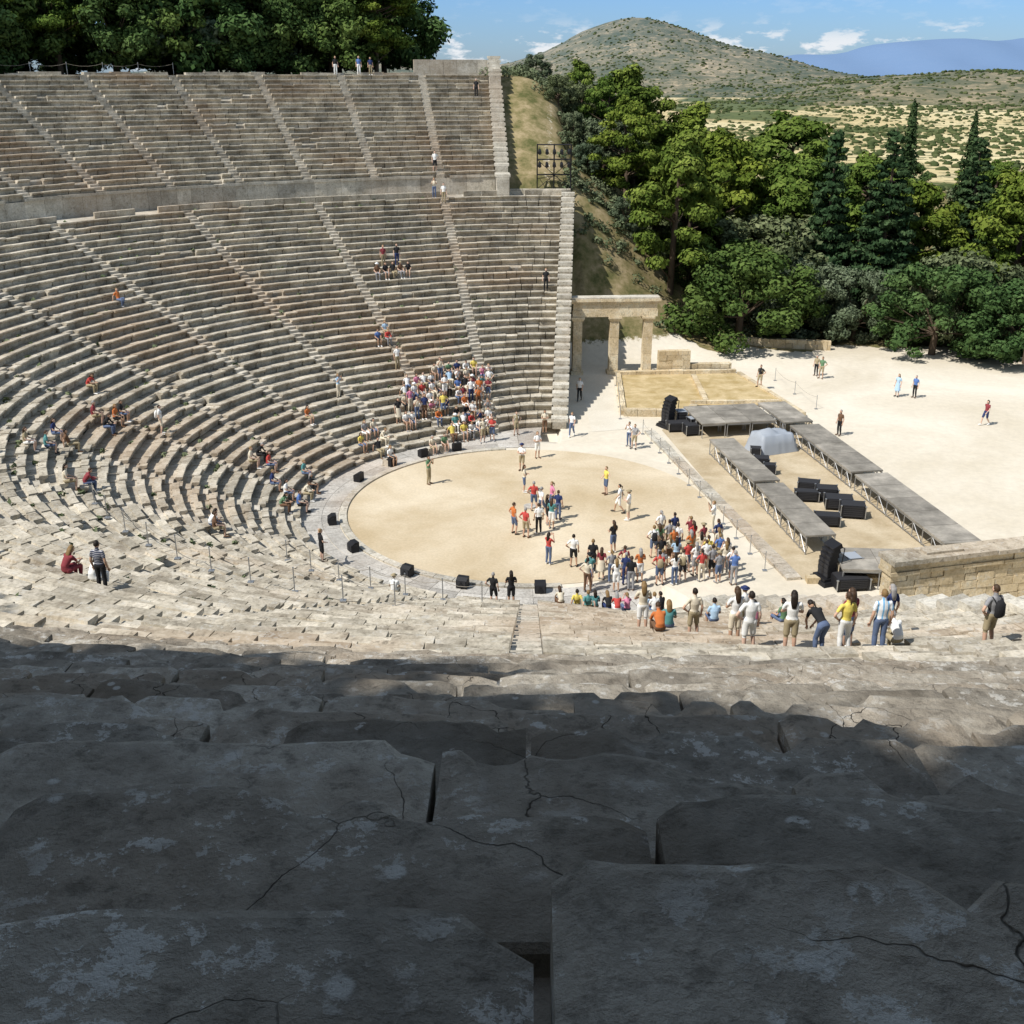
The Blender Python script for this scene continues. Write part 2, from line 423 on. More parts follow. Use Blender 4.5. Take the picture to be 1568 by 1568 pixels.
# retaining walls
def mirror(p):
    a=p[0]*.982+p[1]*.19; b=-.19*p[0]+.982*p[1]; b=-b
    return (a*.982-b*.19,a*.19+b*.982,p[2])
bf=B()
def wallseg(p0,p1,th_,z0,z1,m=0,tint=None,mir=False):
    d=Vector((p1[0]-p0[0],p1[1]-p0[1])); L=d.length; rz=math.atan2(d.y,d.x)
    c=((p0[0]+p1[0])/2,(p0[1]+p1[1])/2,(z0+z1)/2)
    bf.tint=random.random() if tint is None else tint
    n=len(bf.v); bf.box(c,(L-.012,th_,z1-z0-.006),rz,m)
    if mir:
        for i_ in range(n,len(bf.v)): bf.v[i_]=mirror(bf.v[i_])
for mir in (False,True):
    for k in range(NL):
        R=R0+k*DL; z=Z0+k*HL
        def wp(R):
            th=th_start(R); p=PT(R,th,0); return Vector((p[0]+.55,p[1]))
        a=wp(R-.1); b=wp(R+DL-.1)
        zc=0.
        while zc<z:
            zt=min(zc+.52,z); wallseg(a,b,.95,zc-.02,zt,0,None,mir); zc=zt
        wallseg(a,b,1.15,z+.006,z+.26,1,None,mir)
    for k in range(-3,NU+1):
        R=RU+k*DU; z=ZU+max(k,0)*HU+ (.35 if k<NU-4 else 1.1)
        def wq(R):
            p=PT(R,TH_U,0); return Vector((p[0]+.6,p[1]))
        a=wq(R-.1); b=wq(R+DU-.1); zc=11.
        if k<0: z=14.2
        while zc<z:
            zt=min(zc+.6,z); wallseg(a,b,1.1,zc-.02,zt,1,None,mir); zc=zt
        wallseg(a,b,1.3,z+.006,z+.24,1,.8,mir)
t=TH_U
while t<2*AX-TH_U:
    L=random.uniform(1.,2.); t2=t+math.degrees(L/59.5)
    if t<99.2: zt=23.9
    else: zt=22.62+random.uniform(0,.15)
    if t<99.2 or random.random()<.8:
        block(bf,[(59.25,21.5),(59.25,zt),(59.9,zt),(59.9,21.5)],t+.01,t2-.01,m=(1 if t<99.2 else 0),tint=random.random())
    t=t2
new_obj('retaining_walls',bf.mesh('retaining_walls',[M_seat,M_pale]),theatre)

# orchestra
def disc(name,R,z,m,n=96,parent=None,a0=0,a1=360,R_in=0):
    bf=B()
    for s in range(n+1):
        a=rad(a0+(a1-a0)*s/n); bf.v.append((R*math.cos(a),R*math.sin(a),z)); bf.v.append((R_in*math.cos(a),R_in*math.sin(a),z))
    for s in range(n): bf.face([2*s+1,2*s,2*s+2,2*s+3])
    return new_obj(name,bf.mesh(name,[m]),parent)
disc('orchestra_floor',10.15,.02,M_orch,parent=theatre)
bf=B(); t=98.
while t<272:
    t2=t+math.degrees(random.uniform(1.,1.5)/10.4)
    bf.tint=random.random(); k=len(bf.v)
    for s in range(4):
        a=rad(t+.08+(t2-t-.16)*s/3)
        for (R,z) in ((10.15,-.1),(10.15,.10),(10.55,.10),(10.55,-.1)): bf.v.append((R*math.cos(a),R*math.sin(a),z))
    for s in range(3):
        for q in range(4):
            a=k+s*4+q; b=k+s*4+(q+1)%4; bf.face([a,b,b+4,a+4])
    bf.face([k,k+1,k+2,k+3]); bf.face([k+15,k+14,k+13,k+12])
    t=t2
new_obj('orchestra_kerb',bf.mesh('orchestra_kerb',[M_pale]),theatre)
bf=B(); t=86.
while t<292:
    t2=t+math.degrees(random.uniform(.9,1.5)/11.5)
    for (ra,rb) in ((10.6,11.5),(11.5,12.75)):
        ra2=ra+.01; rb2=rb-.01 
        bf.tint=random.random()
        k=len(bf.v)
        for a_ in (t+.05,(t+t2)/2,t2-.05):
            for R in (ra2,rb2+(G(a_) if rb>12 else 0)):
                bf.v.append((R*math.cos(rad(a_)),R*math.sin(rad(a_)),.03))
        bf.face([k,k+1,k+3,k+2]); bf.face([k+2,k+3,k+5,k+4])
    t=t2
new_obj('orchestra_walkway',bf.mesh('orchestra_walkway',[M_pave]),theatre)
bf=B(); bf.loft([(0,0,.0),(0,0,.1)],[.36,.35],20); new_obj('orchestra_centre_stone',bf.mesh('thymele',[M_pave]),theatre)

# ---- stage building remains
stage=empty('stage_ruins')
def poly(name,pts,z,m,parent):
    b=B(); b.v=[(p[0],p[1],z) for p in pts]; b.face(list(range(len(pts)))); return new_obj(name,b.mesh(name,[m]),parent)
poly('stage_earth_floor',[(9.2,14.4),(12.3,-9.5),(22.6,-9.2),(19.8,16.5),(11,17.6)],.012,M_stageground,stage)
poly('parodos_road',[(4.4,14.),(8.4,15.),(6.6,18.),(7.2,31),(4.3,31)],.012,M_path,stage)
bf=B()
def lineblocks(p0,p1,w,h,m=0,z=0,Lr=(.9,1.6)):
    p0=Vector(p0);p1=Vector(p1); d=p1-p0; L=d.length; d.normalize(); s=0; rz=math.atan2(d.y,d.x)
    while s<L:
        l=min(random.uniform(*Lr),L-s); bf.tint=random.random(); c=p0+d*(s+l/2)
        bf.box((c.x,c.y,z+h/2),(l-.03,w*random.uniform(.90,1.06),h*random.uniform(.92,1.08)),rz+random.gauss(0,.008),m); s+=l
lineblocks((8.3,14.),(12.5,-9.6),.75,.14,1)
lineblocks((6.9,17.9),(11.3,17.7),.5,.5); lineblocks((11.3,17.7),(12.2,19.5),.5,.4)
lineblocks((6.9,17.9),(7.5,28.6),.4,.35); lineblocks((7.6,28.6),(17.,29.2),.45,.5)
lineblocks((17.2,29.),(19.6,17.5),.35,.35); lineblocks((12,20.2),(18.5,20.4),.35,.45); lineblocks((13.2,20.6),(13.4,28.),.4,.42)
lineblocks((13,-9.8),(22.8,-9.6),.4,.3)
new_obj('stage_foundations',bf.mesh('stage_foundations',[M_gate,M_pale]),stage)
poly('dry_grass_terrace',[(7.1,18.1),(12,18.),(12.2,19.8),(19.0,20.),(17,29),(7.7,28.4)],.22,M_dry,stage)

gate=empty('stone_gateway')
def gatep(name,fn,mats):
    b=B(); fn(b); return new_obj(name,b.mesh(name,mats),gate)
gdir=rad(4); gc=Vector((3.85,29.6))
def gpt(s,o=0): return (gc.x+s*math.cos(gdir)-o*math.sin(gdir), gc.y+s*math.sin(gdir)+o*math.cos(gdir))
for nm,s_ in (('pillar_1',.35),('pillar_2',3.3),('pillar_3',6.0)):
    def f(b,s_=s_):
        x_,y_=gpt(s_); b.tint=.7
        b.box((x_,y_,.15),(1.0,.95,.3),gdir)
        z=.3
        while z<4.3:
            b.tint=random.uniform(.6,1); h=min(1.35,4.35-z); b.box((x_,y_,z+h/2),(.72,.70,h-.01),gdir,top=(.70,.68)); z+=h
        b.tint=.9; b.box((x_,y_,4.44),(.84,.8,.17),gdir,top=(1.02,.95)); b.box((x_,y_,4.6),(1.05,.98,.14),gdir)
    gatep(nm,f,[M_gate])
def f(b):
    for (z,h,w,ex,m) in ((4.68,.55,.8,0,0),(5.24,.5,.72,-.05,0),(5.75,.14,.95,.1,0),(5.9,.2,1.15,.22,0),(6.11,.12,1.0,.12,1)):
        for q in range(3):
            L=(6.8+2*ex)/3; x_,y_=gpt(-.1-ex+L*(q+.5)); b.tint=random.uniform(.6,1); b.box((x_,y_,z+h/2),(L-.01,w,h-.004),gdir,m)
gatep('entablature',f,[M_gate,M_pale])
bf=B()
def masonry(p0,p1,w,h,z0=0,m=0):
    z=z0
    while z<z0+h-.05:
        hh=min(random.uniform(.35,.5),z0+h-z); lineblocks(p0,p1,w,hh-.01,m,z,(.5,1.2)); z+=hh
masonry((10.7,29.4),(13.3,29.6),.6,2.0); masonry((13.3,29.7),(16.7,29.9),.6,.9)
masonry((4.6,37),(9.5,39),.7,2.6); masonry((9.5,39.2),(14.5,42.5),.6,2.2); masonry((17,40),(27,38.),.5,.8); masonry((14.6,43),(24,45),.5,1.1)
new_obj('ruined_masonry_wall',bf.mesh('ruined_wall',[M_gate]))
bf=B()
masonry((15.0,-14.6),(32,-10.3),.7,2.7)
for (z,h,w) in ((2.72,.16,.95),(2.89,.34,.8),(3.24,.2,1.2)):
    lineblocks((14.9,-14.62),(32.1,-10.3),w,h,0 if z<3.2 else 1,z,(1.2,2.2))
for s_ in (0,1,2): 
    c=Vector((17.5,-13.97)).lerp(Vector((30,-10.8)),s_/2); bf.tint=.5; bf.box((c.x,c.y,3.5),(1.8,.5,.1),.25,1)
new_obj('parodos_wall',bf.mesh('parodos_wall',[M_gate,M_seat]))

# ------------------------------------------------------------------ stage platforms / equipment
def walkway(name,pts_left,width,z=1.0):
    root=empty(name); top=B(); fr=B()
    a=Vector(pts_left[0]); b=Vector(pts_left[1]); d=(b-a); L=d.length; d.normalize(); nrm=Vector((-d.y,d.x)); 
    if nrm.x<0: nrm=-nrm
    s=0; rz=math.atan2(d.y,d.x); 
    while s<L-.1:
        l=min(2.0,L-s); c=a+d*(s+l/2)+nrm*(width/2)
        top.tint=random.random(); top.box((c.x,c.y,z),(l-.03,width,.09),rz)
        for (o) in (0.06,width-.06):
            e0=a+d*(s+.05)+nrm*o; e1=a+d*(s+l-.05)+nrm*o
            fr.box(((e0.x+e1.x)/2,(e0.y+e1.y)/2,z-.1),(l-.06,.05,.1),rz)
            fr.cyl((e0.x,e0.y,0),(e0.x,e0.y,z-.06),.03,6)
            mid=(e0+e1)/2; fr.cyl((mid.x,mid.y,0),(mid.x,mid.y,z-.06),.03,6)
            fr.cyl((e0.x,e0.y,.1),(mid.x,mid.y,z-.15),.018,5); fr.cyl((e1.x,e1.y,.1),(mid.x,mid.y,z-.15),.018,5)
            fr.box((mid.x,mid.y,.12),(l-.1,.03,.04),rz)
        s+=l
    e=a+d*L
    for o in (.06,width-.06): q=e+nrm*o; fr.cyl((q.x,q.y,0),(q.x,q.y,z-.06),.03,6)
    new_obj('deck',top.mesh(name+'_deck',[M_deck]),root); new_obj('scaffold',fr.mesh(name+'_scaffold',[M_steel]),root)
walkway('stage_walkway',((11.5,9.2),(12.7,1.4)),1.6)
walkway('stage_walkway',((12.75,1.0),(13.7,-6.6)),1.6)
walkway('stage_walkway',((16.3,17.6),(17.1,12.8)),2.0)
walkway('stage_walkway',((17.3,12.2),(18.7,3.0)),2.0)
walkway('stage_walkway',((18.8,2.6),(20.3,-7.6)),2.0)
def platform(name,x0,x1,y0,y1,z=1.,rz=0):
    root=empty(name,(x0,y1,0)); top=B(); fr=B(); 
    nx=max(1,round((x1-x0)/2)); ny=max(1,round((y1-y0)/1.3)); w=(x1-x0)/nx; h=(y1-y0)/ny
    for i_ in range(nx):
        for j_ in range(ny):
            cx=(i_+.5)*w; cy=-(j_+.5)*h; top.tint=random.random(); top.box((cx,cy,z),(w-.03,h-.03,.09))
            for sx_ in (-1,1):
                for sy_ in (-1,1): fr.cyl((cx+sx_*(w/2-.08),cy+sy_*(h/2-.08),0),(cx+sx_*(w/2-.08),cy+sy_*(h/2-.08),z-.05),.03,6)
            fr.box((cx,cy-h/2+.08,z-.1),(w-.1,.05,.1)); fr.box((cx,cy+h/2-.08,z-.1),(w-.1,.05,.1))
    new_obj('deck',top.mesh(name+'_deck',[M_deck]),root); new_obj('scaffold',fr.mesh(name+'_scaffold',[M_steel]),root)
    root.rotation_euler=(0,0,rz)
platform('stage_platform',10.9,16.1,12.4,16.6,1.,rad(9))
platform('stage_platform',14.6,20.1,-10.6,-8.,1.,rad(-4))

def monitor(x,y,rz,s=1.):
    b=B(); w,d,h=.62*s,.5*s,.6*s
    n=len(b.v)
    pr=[(-d/2,0),(-d/2,h*.75),(-d*.05,h),(d/2,h),(d/2,0)]
    for xx in (-w/2,w/2):
        for (yy,zz) in pr: b.v.append((xx,yy,zz))
    k=5
    for q in range(k): b.face([n+q,n+(q+1)%k,n+k+(q+1)%k,n+k+q])
    b.face([n+q for q in range(k)][::-1]); b.face([n+k+q for q in range(k)])
    b.box((0,-d/2-.015,h*.4),(w*.86,.025,h*.62),m=1); b.cyl((0,-d/2-.03,h*.3),(0,-d/2-.05,h*.3),.14*s,14,m=0); b.cyl((0,-d/2-.03,h*.58),(0,-d/2-.045,h*.58),.06*s,10,m=0)
    for xx in (-w/2-.01,w/2+.01): b.box((xx,0,h*.7),(.02,.16,.05),m=1)
    for (xx,yy) in ((-w/2+.06,-d/2+.06),(w/2-.06,-d/2+.06),(-w/2+.06,d/2-.06),(w/2-.06,d/2-.06)): b.box((xx,yy,-.012),(.06,.06,.03),m=1)
    o=new_obj('loudspeaker',b.mesh('loudspeaker',[M_black,M_grille])); o.location=(x,y,.06); o.rotation_euler=(0,0,rz)
def facing(dx,dy): return math.atan2(dy,dx)+math.pi/2   # local -Y points to (dx,dy)
for (x_,y_) in [(-8.7,7.2),(-7.,9.2),(-4.7,10.3),(-10.3,4.3),(-10.1,-2.4),(-7.6,-5.2),(-5.1,-7.7),(-2.9,-9.1),(.3,-10.3)]:
    r_=math.hypot(x_,y_); x2,y2=x_/r_*10.95,y_/r_*10.95
    monitor(x2,y2,facing(x2,y2),.85)
def array(x,y,rz,n=7,s=1.):
    root=empty('line_array_speaker',(x,y,0)); root.rotation_euler=(0,0,rz)
    b=B(); z=.45; yy=0
    for q in range(n):
        h=.25*s; ang=rad(-4+q*4.5); M_=Matrix.Rotation(ang,4,'X'); k=len(b.v)
        b.box((0,0,0),(.85*s,.5*s,h*.94),m=0); b.box((0,-.26*s,0),(.8*s,.03,h*.8),m=1)
        b.box((0,-.265*s,0),(.16*s,.05,h*.86),m=0)
        for i_ in range(k,len(b.v)):
            v=M_@Vector(b.v[i_]); b.v[i_]=(v.x,v.y+yy,v.z+z)
        z+=h*math.cos(ang); yy+=h*math.sin(ang)*1.0
    new_obj('cabinets',b.mesh('array_cabinets',[M_black,M_grille]),root)
    b=B(); b.box((0,0,.28),(.95,.9,.12)); b.box((0,0,.1),(1.3,1.1,.2),top=(1.2,1.0)); 
    for sx_ in(-1,1): b.cyl((sx_*.46,.35,.3),(sx_*.46,.5,1.9*s),.025,6)
    b.cyl((-.46,.5,1.9*s),(.46,.5,1.9*s),.02,6); new_obj('stand',b.mesh('array_stand',[M_black]),root)
def rack(x,y,rz,size=(.7,.8,.95),tarp=False):
    b=B(); w,d,h=size; b.box((0,0,h/2+.1),(w,d,h),m=0)
    for q in range(5): b.box((0,-d/2-.01,.2+q*h/5.5),(w*.8,.02,h/8),m=1)
    for sx_ in (-1,1):
        for sy_ in (-1,1): 
            b.box((sx_*w/2,sy_*d/2,h/2+.1),(.045,.045,h+.02),m=2); b.cyl((sx_*(w/2-.1),sy_*(d/2-.1),0),(sx_*(w/2-.1),sy_*(d/2-.1),.1),.05,8,m=0)
            b.box((sx_*w*.5,sy_*d/2,h+.1),(.09,.09,.06),m=2)
    b.box((0,0,h+.115),(w*.94,d*.94,.03),m=1 if not tarp else 3)
    o=new_obj('equipment_case',b.mesh('equipment_case',[M_black,M_grille,M_steel,M_tarp])); o.location=(x,y,.015); o.rotation_euler=(0,0,rz)
array(9.7,15.2,rad(-60),7,1.); array(14.0,-9.7,rad(-70),7,.95)
rack(10.6,15.5,.1,tarp=True); rack(11.3,14.6,.3,(.6,.7,.7),True); rack(10.3,14.3,.1,(1.5,.9,.5)); rack(11.0,13.4,.2,(.9,.8,.6))
rack(15.3,-9.1,.2,tarp=True); rack(14.9,-10.4,.1,(1.6,1.,.5)); rack(16.1,-8.6,.3,(.7,.7,.8),True)
for (x_,y_,s_) in ((16.2,2.6,(1.2,.8,.5)),(16.9,1.3,(1.2,.9,.6)),(17.2,-.1,(1.5,1.,.55)),(17.6,-1.4,(1.3,.9,.65)),(14.3,6.6,(.9,.8,.6)),(14.6,5.6,(.7,.6,.5)),(15.9,-2.6,(1.3,.8,.5)),(15.7,1.,(1.3,.6,.5)),(14.4,8.8,(.6,.6,.5))):
    rack(x_,y_,-.2+random.uniform(-.1,.1),s_)
b=B(); nx,ny=22,14
for i_ in range(nx+1):
    for j_ in range(ny+1):
        u=i_/nx*2-1; v=j_/ny*2-1; e=max(abs(u),abs(v))
        h=1.15*(1-ssc((e-.72)/.28))+.12*noise.noise(Vector((u*3,v*3,2)))*(1 if e<.95 else .2)+(.35*math.exp(-((u+.3)**2+v*v)*6))
        b.v.append((u*1.5+.05*noise.noise(Vector((v*5,u*2,0))),v*1.0+.05*noise.noise(Vector((u*5,v,3))),max(.01,h)))
for i_ in range(nx):
    for j_ in range(ny):
        a=i_*(ny+1)+j_; b.face([a,a+ny+1,a+ny+2,a+1])
o=new_obj('covered_piano',b.mesh('covered_piano',[M_tarp],True)); o.location=(15.7,10.2,.01); o.rotation_euler=(0,0,.4)

# lighting truss tower standing on the terrace at the end of the diazoma
root=empty('lighting_tower',(2.75,45.4,12.9)); b=B()
for px_ in (-1.5,0,1.5):
    for py_ in (-.35,.35): b.cyl((px_,py_,-1.5),(px_,py_,3.9),.05,6)
for z in (.1,1.3,2.6,3.85):
    for py_ in (-.35,.35): b.cyl((-1.5,py_,z),(1.5,py_,z),.04,6)
    for px_ in (-1.5,0,1.5): b.cyl((px_,-.35,z),(px_,.35,z),.03,6)
for (p,q) in (((-1.5,.1),(0,1.3)),((0,1.3),(1.5,.1)),((-1.5,2.6),(0,1.3)),((0,1.3),(1.5,2.6))): b.cyl((p[0],-.35,p[1]),(q[0],-.35,q[1]),.03,5)
new_obj('truss',b.mesh('truss',[M_black]),root)
b=B()
for z in (2.3,3.4):
    for q in range(5):
        px_=-1.3+q*.65; b.loft([(px_,-.3,z),(px_,-.62,z-.16),(px_,-.75,z-.22)],[.13,.15,.17],10,m=0); b.cyl((px_,-.755,z-.225),(px_,-.77,z-.23),.15,10,m=1); b.cyl((px_,-.35,z+.05),(px_,-.35,z+.25),.02,5)
new_obj('spotlights',b.mesh('spotlights',[M_black,M_grille]),root)
bf=B(); masonry((-1.2,44.),(4.2,44.1),.5,1.3,11.8); new_obj('low_stone_wall',bf.mesh('low_wall',[M_seat]))

def barrier(pts,h=1.0,name='rope_barrier'):
    b=B()
    for p in pts:
        b.cyl(p,(p[0],p[1],p[2]+h),.022,6); b.box((p[0],p[1],p[2]+.02),(.22,.22,.04)); b.ellip((p[0],p[1],p[2]+h),(.035,.035,.035),6,4)
    for p,q in zip(pts[:-1],pts[1:]):
        P=[Vector(p).lerp(Vector(q),f)+Vector((0,0,h*.92-.22*(1-(2*f-1)**2))) for f in (0,.2,.4,.6,.8,1)]
        b.loft(P,[.012]*6,4,m=1)
    new_obj(name,b.mesh(name,[M_steel,M_rope]))
barrier([(7.8+i_*.32*1.,13.5-i_*2.,0.) for i_ in range(12)])
barrier([(6.6,17.,0),(6.8,20,0),(7.0,23,0),(7.1,26,0)])
barrier([(19.8,27.5,0),(20.4,23.5,0),(21.,19.5,0)])
def seatpt(th,row,off=.2): return PT(R0+row*DL+off,th,Z0+row*HL)
barrier([seatpt(t_,12) for t_ in range(212,262,5)])
barrier([seatpt(t_,4) for t_ in range(226,268,6)])
barrier([PT(60.3,t_,22.4) for t_ in range(122,152,3)],1.1,'rim_fence')

# ------------------------------------------------------------------ trees
def cards(cent,radii,counts,size,up=.0):
    V=[];T=[]
    for c,r_,n_ in zip(cent,radii,counts):
        d=rng.normal(size=(n_,3)); d/=np.linalg.norm(d,axis=1)[:,None]
        f=rng.uniform(.5,1.12,(n_,1))
        p=np.array(c)+d*np.array(r_)*f
        nn=d+rng.normal(size=(n_,3))*.45; nn[:,2]+=up; nn/=np.linalg.norm(nn,axis=1)[:,None]
        t=np.cross(nn,rng.normal(size=(n_,3))); t/=np.linalg.norm(t,axis=1)[:,None]; bt=np.cross(nn,t)
        s=size*rng.uniform(.5,1.25,(n_,1)); s2=s*rng.uniform(.35,.8,(n_,1))
        V.append(np.stack([p-t*s,p-bt*s2,p+t*s,p+bt*s2],1))
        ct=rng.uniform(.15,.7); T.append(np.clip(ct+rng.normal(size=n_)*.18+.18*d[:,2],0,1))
    return np.concatenate(V).reshape(-1,3),np.concatenate(T)
def tree_mesh(name,kind,seed):
    rd=random.Random(seed); b=B(); cent=[];rr=[];cn=[]
    if kind=='pine':
        Ht=12; lean=rd.uniform(-.8,.8); tp=(lean,rd.uniform(-.6,.6),Ht*.8)
        b.loft([(0,0,-1),(lean*.2,0,Ht*.3),(lean*.6,0,Ht*.6),tp],[.34,.27,.18,.08],8)
        n=rd.randint(50,60); R=Ht*.36
        for q in range(n):
            h=rd.random()**.85; a=rd.uniform(0,6.28); zc=Ht*(.2+.72*h)
            rmax=R*math.sqrt(max(.08,1-((h-.33)/.74)**2)); ra=rmax*rd.uniform(.35,1.05)
            if h>.92: ra*=.5
            c=(lean*h+ra*math.cos(a),ra*math.sin(a),zc)
            s=rd.uniform(.55,1.2); cent.append(c); rr.append((s*1.1,s*1.1,s*.52)); cn.append(int(270*s*s)+30)
            if q%2==0: b.loft([(lean*h*.6,0,max(zc-ra*.45,1)),tuple((Vector((lean*h*.6,0,max(zc-ra*.45,1)))+Vector(c))/2+Vector((0,0,-.1))),c],[.09,.05,.02],5)
        for q in range(7):
            c=(lean+rd.uniform(-1.2,1.2),rd.uniform(-1.2,1.2),Ht*rd.uniform(.84,.98)); s=rd.uniform(.6,1.); cent.append(c); rr.append((s,s,s*.6)); cn.append(int(280*s*s))
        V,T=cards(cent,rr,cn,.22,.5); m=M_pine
    elif kind in('oak','olive'):
        b.loft([(0,0,-1),(.1,0,1.5),(.2,.1,3.)],[.32,.26,.2],8)
        for q in range(74):
            h=rd.random(); a=rd.uniform(0,6.28); zc=.9+h*6.9
            rmax=5.0*math.sqrt(max(.05,1-((h-.36)/.7)**2)); ra=rmax*rd.uniform(.35,1.05)
            c=(ra*math.cos(a),ra*math.sin(a),zc); s=rd.uniform(.6,1.2); cent.append(c); rr.append((s,s,s*.8)); cn.append(int(210*s*s)+25)
            if q%5==0: b.loft([(.2,.1,2.),tuple(Vector(c)*.5+Vector((0,0,1.))),tuple(Vector(c)*.9)],[.10,.05,.02],5)
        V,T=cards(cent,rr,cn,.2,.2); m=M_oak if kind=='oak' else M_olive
    elif kind=='fir':
        Ht=14.; b.loft([(0,0,-1),(0,0,6),(0,0,Ht)],[.28,.18,.03],8)
        zc=1.2
        while zc<Ht-.3:
            f=1-(zc/Ht); R=3.3*(f**.75)+.15; n=max(3,int(R*4.2)); a0=rd.random()*6
            for q in range(n):
                a=a0+q*6.28/n+rd.uniform(-.2,.2); ra=R*rd.uniform(.5,1.12)
                c=(ra*math.cos(a)*.72,ra*math.sin(a)*.72,zc-ra*.12+rd.uniform(-.25,.25)); s=max(.28,R*.25)
                cent.append(c); rr.append((s*1.3,s*1.3,s*.5)); cn.append(int(60+80*s))
                if q%3==0: b.loft([(0,0,zc),c],[.05,.02],4)
            zc+=.46+.35*f
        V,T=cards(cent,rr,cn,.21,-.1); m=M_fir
    else:
        Ht=13.; b.loft([(0,0,-1),(0,0,Ht*.9)],[.2,.04],6)
        for q in range(70):
            h=q/70; R=1.15*math.sin(math.pi*min(1,.12+h*.9))**.6*(1-.5*h); a=rd.uniform(0,6.28)
            c=(R*.5*math.cos(a),R*.5*math.sin(a),.6+h*Ht); cent.append(c); rr.append((R*.6+.1,R*.6+.1,.75)); cn.append(70)
        V,T=cards(cent,rr,cn,.17,0); m=M_fir
    nb=len(b.v); Vt=np.array(b.v); Vall=np.concatenate([Vt,V]); nq=len(V)//4
    Qc=np.arange(nq*4).reshape(-1,4)+nb
    Qb=np.array([f for f in b.f if len(f)==4])
    Q=np.concatenate([Qb,Qc]); mi=np.concatenate([np.zeros(len(Qb)),np.ones(nq)]); T=np.concatenate([np.full(len(Qb),.5),T])
    return np_mesh(name,Vall,Q,[M_bark,m],mi,T)
TM={}
for kd,n_ in (('pine',4),('oak',2),('olive',2),('fir',2),('cypress',1)):
    TM[kd]=[tree_mesh(kd+'_tree_mesh',kd,11*i_+len(kd)) for i_ in range(n_)]
HTR={'pine':12.,'oak':8.8,'olive':8.8,'fir':14.,'cypress':13.5}
NAME={'pine':'pine_tree','oak':'oak_tree','olive':'olive_tree','fir':'fir_tree','cypress':'cypress_tree'}
def tree(kind,x,y,top=None,h=None,w=1.,z=None,rz=None):
    me=random.choice(TM[kind]); gz=H(x,y) if z is None else z
    hh=h if h is not None else max(3.,top-gz)
    s=hh/HTR[kind]; o=new_obj(NAME[kind],me); o.location=(x,y,gz-.1); sw=s*w
    o.scale=(sw,sw,s); o.rotation_euler=(0,0,random.uniform(0,6.28) if rz is None else rz); return o
TR=[('olive',3.6,60,20.5,1.0),('olive',5.5,63,22,1.1),('pine',6.5,67,24.0,.9),('pine',11,66,23.4,1.),('olive',8,55.5,19,1.1),('pine',9.8,51,20.8,.9),('pine',13.4,43.5,18.2,.85),('pine',17,66,19.6,.95),
('pine',20,57,17.4,.95),('pine',31,77,18.6,1.2),('oak',19.3,40.5,9.6,1.25),('fir',28.5,48,18.0,.85),('fir',33.2,46,18.2,1.05),('cypress',42,68,19.4,1.),('fir',44.5,55,17.0,1.05),
('pine',27,56,15.6,.95),('oak',35.2,36.2,8.4,1.15),('pine',45,44,14.4,1.),('pine',38,52,13,1.),('oak',42,33,7.6,1.1),('cypress',49.5,70,18.2,1.),('pine',16,50,15,.9),
('olive',23,50,11,1.2),('oak',15.5,47,9,1.),('olive',25.5,43,7.5,1.),('olive',30,41.5,7,.9),('pine',49,48,13,1.),('oak',48.5,34,7.5,1.2),('olive',39,41,8.5,1.2),('pine',24,64,16.5,1.),('pine',13,74,21.,1.),
('olive',6,73,22,1.1),('pine',36,62,14.8,1.),('pine',52,58,14,1.1),('olive',12.5,52,13,1.),('oak',55,41,8,1.2),('pine',58,50,12,1.1),('olive',1.5,69,23.2,1.),('olive',9.5,46.5,9,1.),('olive',6.2,52.5,14.5,.9),('olive',5.0,57,17.5,.9),('pine',8.5,60,22.5,.8)]
for (k_,x_,y_,tp,w_) in TR: tree(k_,x_,y_,top=tp,w=w_)
for q in range(60):
    y_=random.uniform(68,200); x_=random.uniform(10,14+y_*.85)
    tree(random.choice(['pine','pine','pine','olive','oak']),x_,y_,h=random.uniform(7,10.5)*(1 if y_>90 else .9),w=1.2)
for q in range(34):
    th=random.uniform(96.5,152); r_=random.uniform(67,86)
    if r_*math.cos(rad(th))>-15.: continue
    tree(random.choice(['oak','oak','pine','fir','olive','oak']),r_*math.cos(rad(th)),r_*math.sin(rad(th)),h=random.uniform(9.5,14),w=1.05)
for th in (103,107,111,115.5,120,125,129.5,134,139,144):
    r_=66.5; tree(random.choice(['oak','oak','pine']),r_*math.cos(rad(th)),r_*math.sin(rad(th)),h=random.uniform(8.5,11.),w=1.05)
# grove behind the viewer (shades the nearest rows); kept clear of the spot where the viewer sits
for th in range(206,304,5):
    for r_ in (63.0,69.):
        t_=th+random.uniform(-1.2,1.2)+(2.5 if r_>66 else 0)
        ex_=4.0 if 218<th<252 else (1.8 if th>=252 else 0)
        kd_='pine' if random.random()<.65 else 'oak'; w_=.82; hh_=random.uniform(15.,17.)+ex_+(2. if r_>66 else 0)
        px_,py_=r_*math.cos(rad(t_)),r_*math.sin(rad(t_))
        dist=math.hypot(px_-CAM.x,py_-CAM.y)
        if dist<15:
            kd_='pine'; k_=HTR['pine']; w_=min(w_,(dist-2.6)/(5.6*hh_/k_))
            if dist<7: w_=(dist-2.2)/(5.6*hh_/k_)
        tree(kd_,px_,py_,h=hh_,w=w_)
